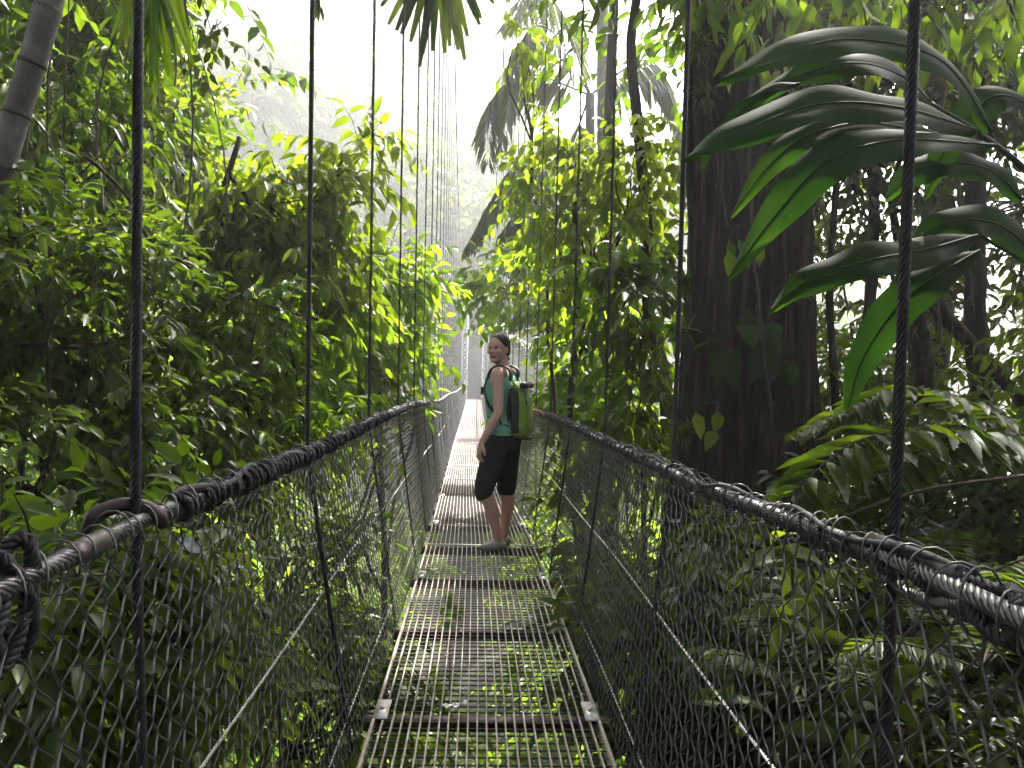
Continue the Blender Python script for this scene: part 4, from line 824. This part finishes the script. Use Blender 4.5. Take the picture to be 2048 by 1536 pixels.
def fuse(name, mb, mats, parent, voxel=.006, it=6, disp=0.0):
    """union everything in mb into one continuous smooth surface"""
    tmp = bpy.data.objects.new('tmp', mb.mesh('tmp', [])); COL.objects.link(tmp)
    a = tmp.modifiers.new('r', 'REMESH'); a.mode = 'VOXEL'; a.voxel_size = voxel
    b = tmp.modifiers.new('s', 'SMOOTH'); b.iterations = it; b.factor = .5
    dg = bpy.context.evaluated_depsgraph_get(); me = bpy.data.meshes.new_from_object(tmp.evaluated_get(dg))
    COL.objects.unlink(tmp); bpy.data.objects.remove(tmp)
    me.name = name; me.materials.clear()
    for m in (mats if isinstance(mats, list) else [mats]): me.materials.append(m)
    me.polygons.foreach_set('use_smooth', np.ones(len(me.polygons), bool))
    o = bpy.data.objects.new(name, me); COL.objects.link(o); o.parent = parent; return o
SKIN = mat('skin', (.56, .31, .235), .5, noise=[(.62, .36, .28)], scale=18)
SKIN.node_tree.nodes['Principled BSDF'].inputs['Subsurface Weight'].default_value = .12
SKIN.node_tree.nodes['Principled BSDF'].inputs['Subsurface Radius'].default_value = (.02, .008, .004)
LIP = mat('lip', (.36, .12, .10), .45); HAIR = mat('hair', (.012, .008, .006), .6, spec=.3, noise=[(.035, .02, .014)], scale=60, stretch=(4, 4, 1), bump=.004)
TOP = mat('green_top', (.15, .40, .25), .8, noise=[(.20, .47, .31)], scale=9, bump=.006); PANTS = mat('black_leggings', (.004, .004, .005), .85, noise=[(.007, .007, .008)], scale=30)
SHOE = mat('pale_shoe', (.22, .18, .15), .6, noise=[(.34, .30, .26)], scale=40); SOLE = mat('shoe_sole', (.30, .25, .2), .7)
pe = empty('person', (PX, PY, PZ), 'person in green tank top and black capri leggings looking back over one shoulder', 'person')
pe.scale = (1, 1, 1)
A = 22
f = np.array([-math.cos(math.radians(A)), math.sin(math.radians(A)), 0]); l = np.array([-math.sin(math.radians(A)), -math.cos(math.radians(A)), 0])
sh_l = np.array([-.012, -.135, 1.325]); el_l = np.array([.0, -.20, 1.045]); wr_l = np.array([-.115, -.215, .83])
sh_r = np.array([.085, .125, 1.325]); el_r = np.array([.19, .24, 1.09]); wr_r = np.array([.225, .16, 1.045])
hipL = np.array([.005, -.075, .87]); kneeL = np.array([-.095, -.075, .455]); ankL = np.array([.022, -.045, .085])
hipR = np.array([.085, .07, .87]); kneeR = np.array([.080, .08, .455]); ankR = np.array([.066, .085, .085])
torso = [(.045, 0, .80, .085, .13, A), (.045, 0, .86, .105, .158, A), (.035, 0, .93, .10, .155, A), (.02, 0, 1.00, .085, .13, A), (.01, 0, 1.07, .085, .125, A), (.012, 0, 1.15, .098, .138, A), (.018, 0, 1.22, .102, .148, A), (.028, 0, 1.285, .09, .155, A), (.034, 0, 1.335, .068, .135, A), (.036, 0, 1.362, .05, .085, A)]
HA = -55                                   # head turned towards the camera
hf = np.array([-math.cos(math.radians(HA)), math.sin(math.radians(HA)), 0]); hl = np.array([-math.sin(math.radians(HA)), -math.cos(math.radians(HA)), 0])
HR_ = np.stack([hf, hl, [0, 0, 1]], 1)
hc = np.array([-.005, -.02, 1.515])
def H(a, b, c): return hc + hf * a + hl * b + np.array([0, 0, c])
def hand(mb, wr, d, palm_n, curl, grip=1.0):
    """palm and five curled fingers; d runs from wrist to knuckles, palm_n points out of the palm"""
    d = norm(np.asarray(d, float)); pn = norm(np.asarray(palm_n, float) - d * np.dot(palm_n, d)); s = np.cross(d, pn)
    for k, t in enumerate(np.linspace(-1, 1, 5)):
        limbs(mb, [wr + s * t * .014, wr + d * .045 + s * t * .026, wr + d * .078 + s * t * .030], [.014, .0135, .012], 6)
    for k, (t, L) in enumerate(zip((-1, -.34, .34, 1), (.058, .07, .074, .066))):
        b = wr + d * .080 + s * t * .030; p = [b]; dd = d.copy()
        for j, fr in enumerate((.45, .32, .23)):
            ang = curl * (.5 + .35 * j) + .06 * k; dd = norm(dd * math.cos(ang) + pn * math.sin(ang)); p.append(p[-1] + dd * L * fr)
        limbs(mb, p, [.0095, .009, .0085, .0072], 10)
    b = wr + d * .022 + s * .026; limbs(mb, [b, b + d * .022 + s * .022 + pn * .012, b + d * .045 + s * .026 + pn * .024, b + d * .062 + s * .018 + pn * .032], [.013, .0115, .0105, .0085], 10)
mb = MB()
ring_loft(mb, torso)
limbs(mb, [(.034, 0, 1.33), (.022, -.01, 1.40), (.010, -.012, 1.455)], [.058, .050, .052], 10)
ell(mb, H(.0, 0, .028), (.088, .070, .086), HR_); ell(mb, H(.014, 0, -.03), (.072, .058, .082), HR_); ell(mb, H(.044, 0, -.078), (.036, .040, .028), HR_)
ell(mb, H(.083, 0, -.004), (.009, .009, .026), HR_); ell(mb, H(.085, 0, -.020), (.012, .012, .010), HR_)      # nose
ell(mb, H(.078, 0, -.052), (.011, .022, .006), HR_); ell(mb, H(.078, 0, -.060), (.010, .019, .006), HR_)       # lips
ell(mb, H(.078, 0, .026), (.012, .046, .010), HR_); ell(mb, H(.074, .0, -.086), (.014, .016, .012), HR_)
for s in (-1, 1): ell(mb, H(.060, s * .038, -.02), (.022, .022, .022), HR_); ell(mb, H(-.008, s * .068, -.008), (.017, .008, .029), HR_)
limbs(mb, [(.02, -.08, 1.325), sh_l, sh_l * .5 + el_l * .5, el_l], [.05, .052, .043, .036]); limbs(mb, [el_l, el_l * .6 + wr_l * .4, wr_l], [.037, .036, .024])
limbs(mb, [(.06, .08, 1.325), sh_r, sh_r * .5 + el_r * .5, el_r], [.05, .052, .043, .036]); limbs(mb, [el_r, el_r * .6 + wr_r * .4, wr_r], [.037, .036, .024])
hand(mb, wr_l, (-.25, -.02, -.9), (.9, .3, -.2), .42); hand(mb, wr_r, (.95, -.2, .05), (0, -.1, -1), .5)
for h_, k_, a_ in ((hipL, kneeL, ankL), (hipR, kneeR, ankR)):
    limbs(mb, [h_, h_ * .5 + k_ * .5, k_], [.095, .075, .054]); cal = k_ * .68 + a_ * .32 + np.array([.018, 0, 0]); limbs(mb, [k_, cal, k_ * .3 + a_ * .7 + (.006, 0, 0), a_], [.052, .054, .038, .032], 20)
    limbs(mb, [a_ + (.018, 0, -.045), a_ + (-.03, -.01, -.045), a_ + (-.085, -.02, -.058)], [.030, .030, .018], 12)
body = fuse('body', mb, [SKIN, LIP], pe, .0045, 4)
me = body.data; ctr = np.zeros(len(me.polygons) * 3); me.polygons.foreach_get('center', ctr); ctr = ctr.reshape(-1, 3) - hc
la = ctr @ hf; lb = ctr @ hl; lc = ctr[:, 2]; mi = ((la > .074) & (np.abs(lb) < .024) & (lc < -.044) & (lc > -.068)).astype(int)
me.polygons.foreach_set('material_index', mi)
EYE = mat('eye_dark', (.02, .012, .008), .15); EYEW = mat('eye_white', (.55, .52, .5), .3)
for s in (-1, 1):
    m2 = MB(); ell(m2, H(.0785, s * .030 - .003, .006), (.0065, .007, .007), HR_, 10); tube(m2, [H(.084, s * .016, .026), H(.083, s * .030, .031), H(.072, s * .047, .026)], [.0025, .003, .0018], 6)
    tube(m2, [H(.082, s * .018, .012), H(.083, s * .031, .0155), H(.075, s * .043, .011)], [.0015, .002, .0015], 5); m2.build('eye', EYE, body, smooth=True)
# hair pulled back into a braid
mb = MB(); ell(mb, H(-.012, 0, .042), (.091, .0755, .083), HR_); ell(mb, H(-.035, 0, .0), (.066, .072, .075), HR_)
hb = H(-.09, 0, .0)
hair = fuse('hair', mb, HAIR, pe, .005, 3)
mb = MB(); bp_ = smooth_path([H(-.088, 0, .015), H(-.107, 0, -.03), H(-.100, .004, -.09), H(-.098, .01, -.145), H(-.10, .014, -.185)], 13)
for k, q in enumerate(bp_):
    r_ = np.interp(k, [0, 3, 10, 12], [.026, .021, .014, .008]); ell(mb, q + hl * (.008 if k % 2 else -.008) * r_ / .02, (r_, r_ * .95, r_ * 1.05), HR_, 10)
mb.build('braid', HAIR, hair, smooth=True)
# clothes
def grow(rs, d): return [(a, b, c, rf + d, rl + d, an) for a, b, c, rf, rl, an in rs]
mb = MB(); ts = [(.042, 0, .872, .128, .178, A)] + [(a, b, c, rf + .013 + (.012 if c < .95 else 0), rl + .012 + (.010 if c < .95 else 0), an) for a, b, c, rf, rl, an in torso[2:8]] + [(.034, 0, 1.318, .085, .118, A)]
ring_loft(mb, ts); 
for s, sh in ((1, (-.004, -.078, 1.338)), (-1, (.072, .078, 1.338))):
    limbs(mb, [np.array(sh) + f * .085 + (0, 0, -.10), np.array(sh) + f * .03 + (0, 0, .004), np.array(sh) - f * .05 + (0, 0, -.008), np.array(sh) - f * .09 + (0, 0, -.10)], [.024, .020, .020, .026])
top = fuse('tank_top', mb, TOP, pe, .006, 4)
# soft folds in the cloth
me = top.data; co = np.zeros(len(me.vertices) * 3); me.vertices.foreach_get('co', co); co = co.reshape(-1, 3)
wv = np.sin(co[:, 2] * 150 + co[:, 0] * 60 + co[:, 1] * 25) * np.exp(-((co[:, 2] - .98) / .07) ** 2); ax_ = np.stack([co[:, 0] - .03, co[:, 1], 0 * co[:, 0]], 1); co += norm(ax_) * (wv * .0035)[:, None]
me.vertices.foreach_set('co', co.ravel()); me.update()
mb = MB(); ring_loft(mb, [(.045, 0, .77, .10, .14, A), (.047, 0, .82, .118, .165, A), (.045, 0, .86, .124, .174, A), (.036, 0, .94, .116, .170, A), (.034, 0, .955, .112, .166, A)])
ell(mb, np.array([.045, .0, .84]) - f * .05, (.085, .14, .095), np.stack([f, l, [0, 0, 1]], 1))
for h_, k_, a_ in ((hipL, kneeL, ankL), (hipR, kneeR, ankR)):
    e_ = k_ * .86 + a_ * .14; q = smooth_path([h_, h_ * .5 + k_ * .5, k_, e_], 20); tube(mb, q, np.interp(np.linspace(0, 1, 20), [0, .45, .85, 1], [.104, .084, .063, .061]), 20)
fuse('capri_leggings', mb, PANTS, pe, .006, 4)
for a_, nm in ((ankL, 'shoe'), (ankR, 'shoe')):
    mb = MB(); limbs(mb, [a_ + (.024, 0, -.046), a_ + (-.03, -.012, -.050), a_ + (-.095, -.026, -.058), a_ + (-.125, -.03, -.060)], [.037, .036, .030, .022], 14)
    o = fuse(nm, mb, SHOE, pe, .005, 3)
    me = o.data; co = np.zeros(len(me.vertices) * 3); me.vertices.foreach_get('co', co); co = co.reshape(-1, 3); co[:, 2] = np.maximum(co[:, 2], .004); me.vertices.foreach_set('co', co.ravel()); me.update()
# backpack
LIME = mat('lime_tarpaulin', (.16, .24, .02), .55, noise=[(.21, .31, .03)], scale=6, bump=.03); BLK = mat('black_webbing', (.012, .012, .013), .6, noise=[(.02, .02, .022)], scale=40)
bpk = empty('backpack', (PX, PY, PZ), 'lime green roll-top dry-bag backpack with black panel worn on the person\'s back', 'backpack')
bc_ = np.array([.035, 0, 1.06]) - f * .155; mb = MB(); n = 40; a = np.linspace(0, 2 * math.pi, n, endpoint=False); V = []
for zz, rf, rl, off in ((.855, .035, .06, .0), (.862, .055, .085, 0), (.885, .068, .102, 0), (.95, .076, .108, 0), (1.04, .078, .108, 0), (1.12, .074, .104, 0), (1.18, .064, .102, .006), (1.23, .040, .10, .018), (1.262, .018, .098, .034), (1.275, .009, .096, .040)):
    c_ = np.sign(np.cos(a)) * np.abs(np.cos(a)) ** .7; s_ = np.sign(np.sin(a)) * np.abs(np.sin(a)) ** .7
    cr_ = 1 + .03 * np.sin(a * 5 + zz * 21) * (zz > 1.12)
    V.append(np.array([bc_[0], bc_[1], zz]) + f * off + (rf * .93 * c_ * cr_)[:, None] * f + (rl * .92 * s_ * cr_)[:, None] * l)
V = np.stack(V); m = len(V); i = np.arange(m - 1)[:, None] * n; j = np.arange(n)[None]
mb.add(V.reshape(-1, 3), [np.stack([i + j, i + (j + 1) % n, i + n + (j + 1) % n, i + n + j], -1).reshape(-1, 4), np.arange(n)[::-1][None], (np.arange(n) + (m - 1) * n)[None]])
mb.build('bag', LIME, bpk, smooth=True)
BR = np.stack([f, l, [0, 0, 1]], 1)
mb = MB(); q = smooth_path([bc_ + l * .108 + (0, 0, -.17) + f * .012, bc_ + l * .113 + (0, 0, -.02) + f * .014, bc_ + l * .109 + (0, 0, .12) + f * .022, bc_ + l * .100 + (0, 0, .165) + f * .03], 14)
tube(mb, q - l * .009, .031, 12, flat=.25); mb.build('side_panel', BLK, bpk, smooth=True)
mb = MB(); c = bc_ + np.array([0, 0, .19]) - f * .035
limbs(mb, [c - l * .085, c + l * .085], [.028, .028], 8); ell(mb, c + l * .10 - f * .01, (.026, .02, .024), BR); tube(mb, smooth_path([c + l * .1, c + l * .11 + (0, 0, -.07) - f * .03, c + l * .1 + (0, 0, -.14) - f * .035], 10), .006, 6)
mb.build('roll_top', mat('black_vinyl', (.015, .015, .017), .25), bpk, smooth=True)
mb = MB(); c = bc_ - f * .02; box(mb, c + np.array([0, 0, -.205]), (.10, .14, .02), 0, BR); box(mb, bc_ + f * .083 + np.array([0, 0, -.01]), (.02, .17, .36), 0, BR); mb.build('back_pad', BLK, bpk)
def strap(mb, pts, wd, th, side_dir):
    p = smooth_path(pts, 40); T = norm(np.gradient(p, axis=0)); s = norm(np.broadcast_to(side_dir, T.shape) - T * (T @ np.asarray(side_dir))[:, None]); nn = np.cross(T, s)
    V = np.stack([p + s * wd / 2 + nn * th / 2, p - s * wd / 2 + nn * th / 2, p - s * wd / 2 - nn * th / 2, p + s * wd / 2 - nn * th / 2], 1).reshape(-1, 3)
    i = np.arange(39)[:, None] * 4; j = np.arange(4)[None]; mb.add(V, [np.stack([i + j, i + (j + 1) % 4, i + 4 + (j + 1) % 4, i + 4 + j], -1).reshape(-1, 4), np.array([[0, 1, 2, 3]]), np.array([[3, 2, 1, 0]]) + 156])
tc_ = np.array([.018, 0, 1.2])
for s in (1, -1):
    mb = MB(); o = l * s * .088
    strap(mb, [bc_ + f * .07 + o * .75 + (0, 0, .19), np.array([.034, 0, 1.36]) - f * .085 + o, np.array([.034, 0, 1.392]) + o * 1.02, np.array([.030, 0, 1.350]) + f * .062 + o * 1.05, tc_ + f * .086 + o * .95 + (0, 0, .05), tc_ + f * .082 + o * 1.1 + (0, 0, -.01), tc_ + f * .03 + o * 1.66 + (0, 0, -.11), tc_ - f * .03 + o * 1.70 + (0, 0, -.17), bc_ + f * .09 + o * 1.1 + (0, 0, -.15)], .055, .012, l)
    mb.build('shoulder_strap', BLK, bpk, smooth=True)
mb = MB(); q = tc_ + f * .116 + (0, 0, .02); tube(mb, smooth_path([q + l * .09, q + f * .012, q - l * .09], 10), .011, 6, flat=.5); box(mb, q + l * .07 + f * .008 + np.array([0, 0, -.02]), (.016, .022, .06), 0, BR); mb.build('chest_strap', BLK, bpk)

# ------------------------------------------------------------------ haze
mb = MB(); box(mb, (0, 170, 20), (590, 380, 86)); hz = mb.build('haze', [])
m = bpy.data.materials.new('mist'); m.use_nodes = True; t = m.node_tree; t.nodes.remove(t.nodes['Principled BSDF'])
pv = t.nodes.new('ShaderNodeVolumePrincipled'); pv.inputs['Color'].default_value = (.97, .98, 1, 1); pv.inputs['Density'].default_value = .0033; pv.inputs['Anisotropy'].default_value = .6
t.links.new(pv.outputs[0], t.nodes['Material Output'].inputs['Volume']); hz.data.materials.append(m); tag(hz, kind='stuff', label='pale bright mist hanging over the ravine', cat='haze')
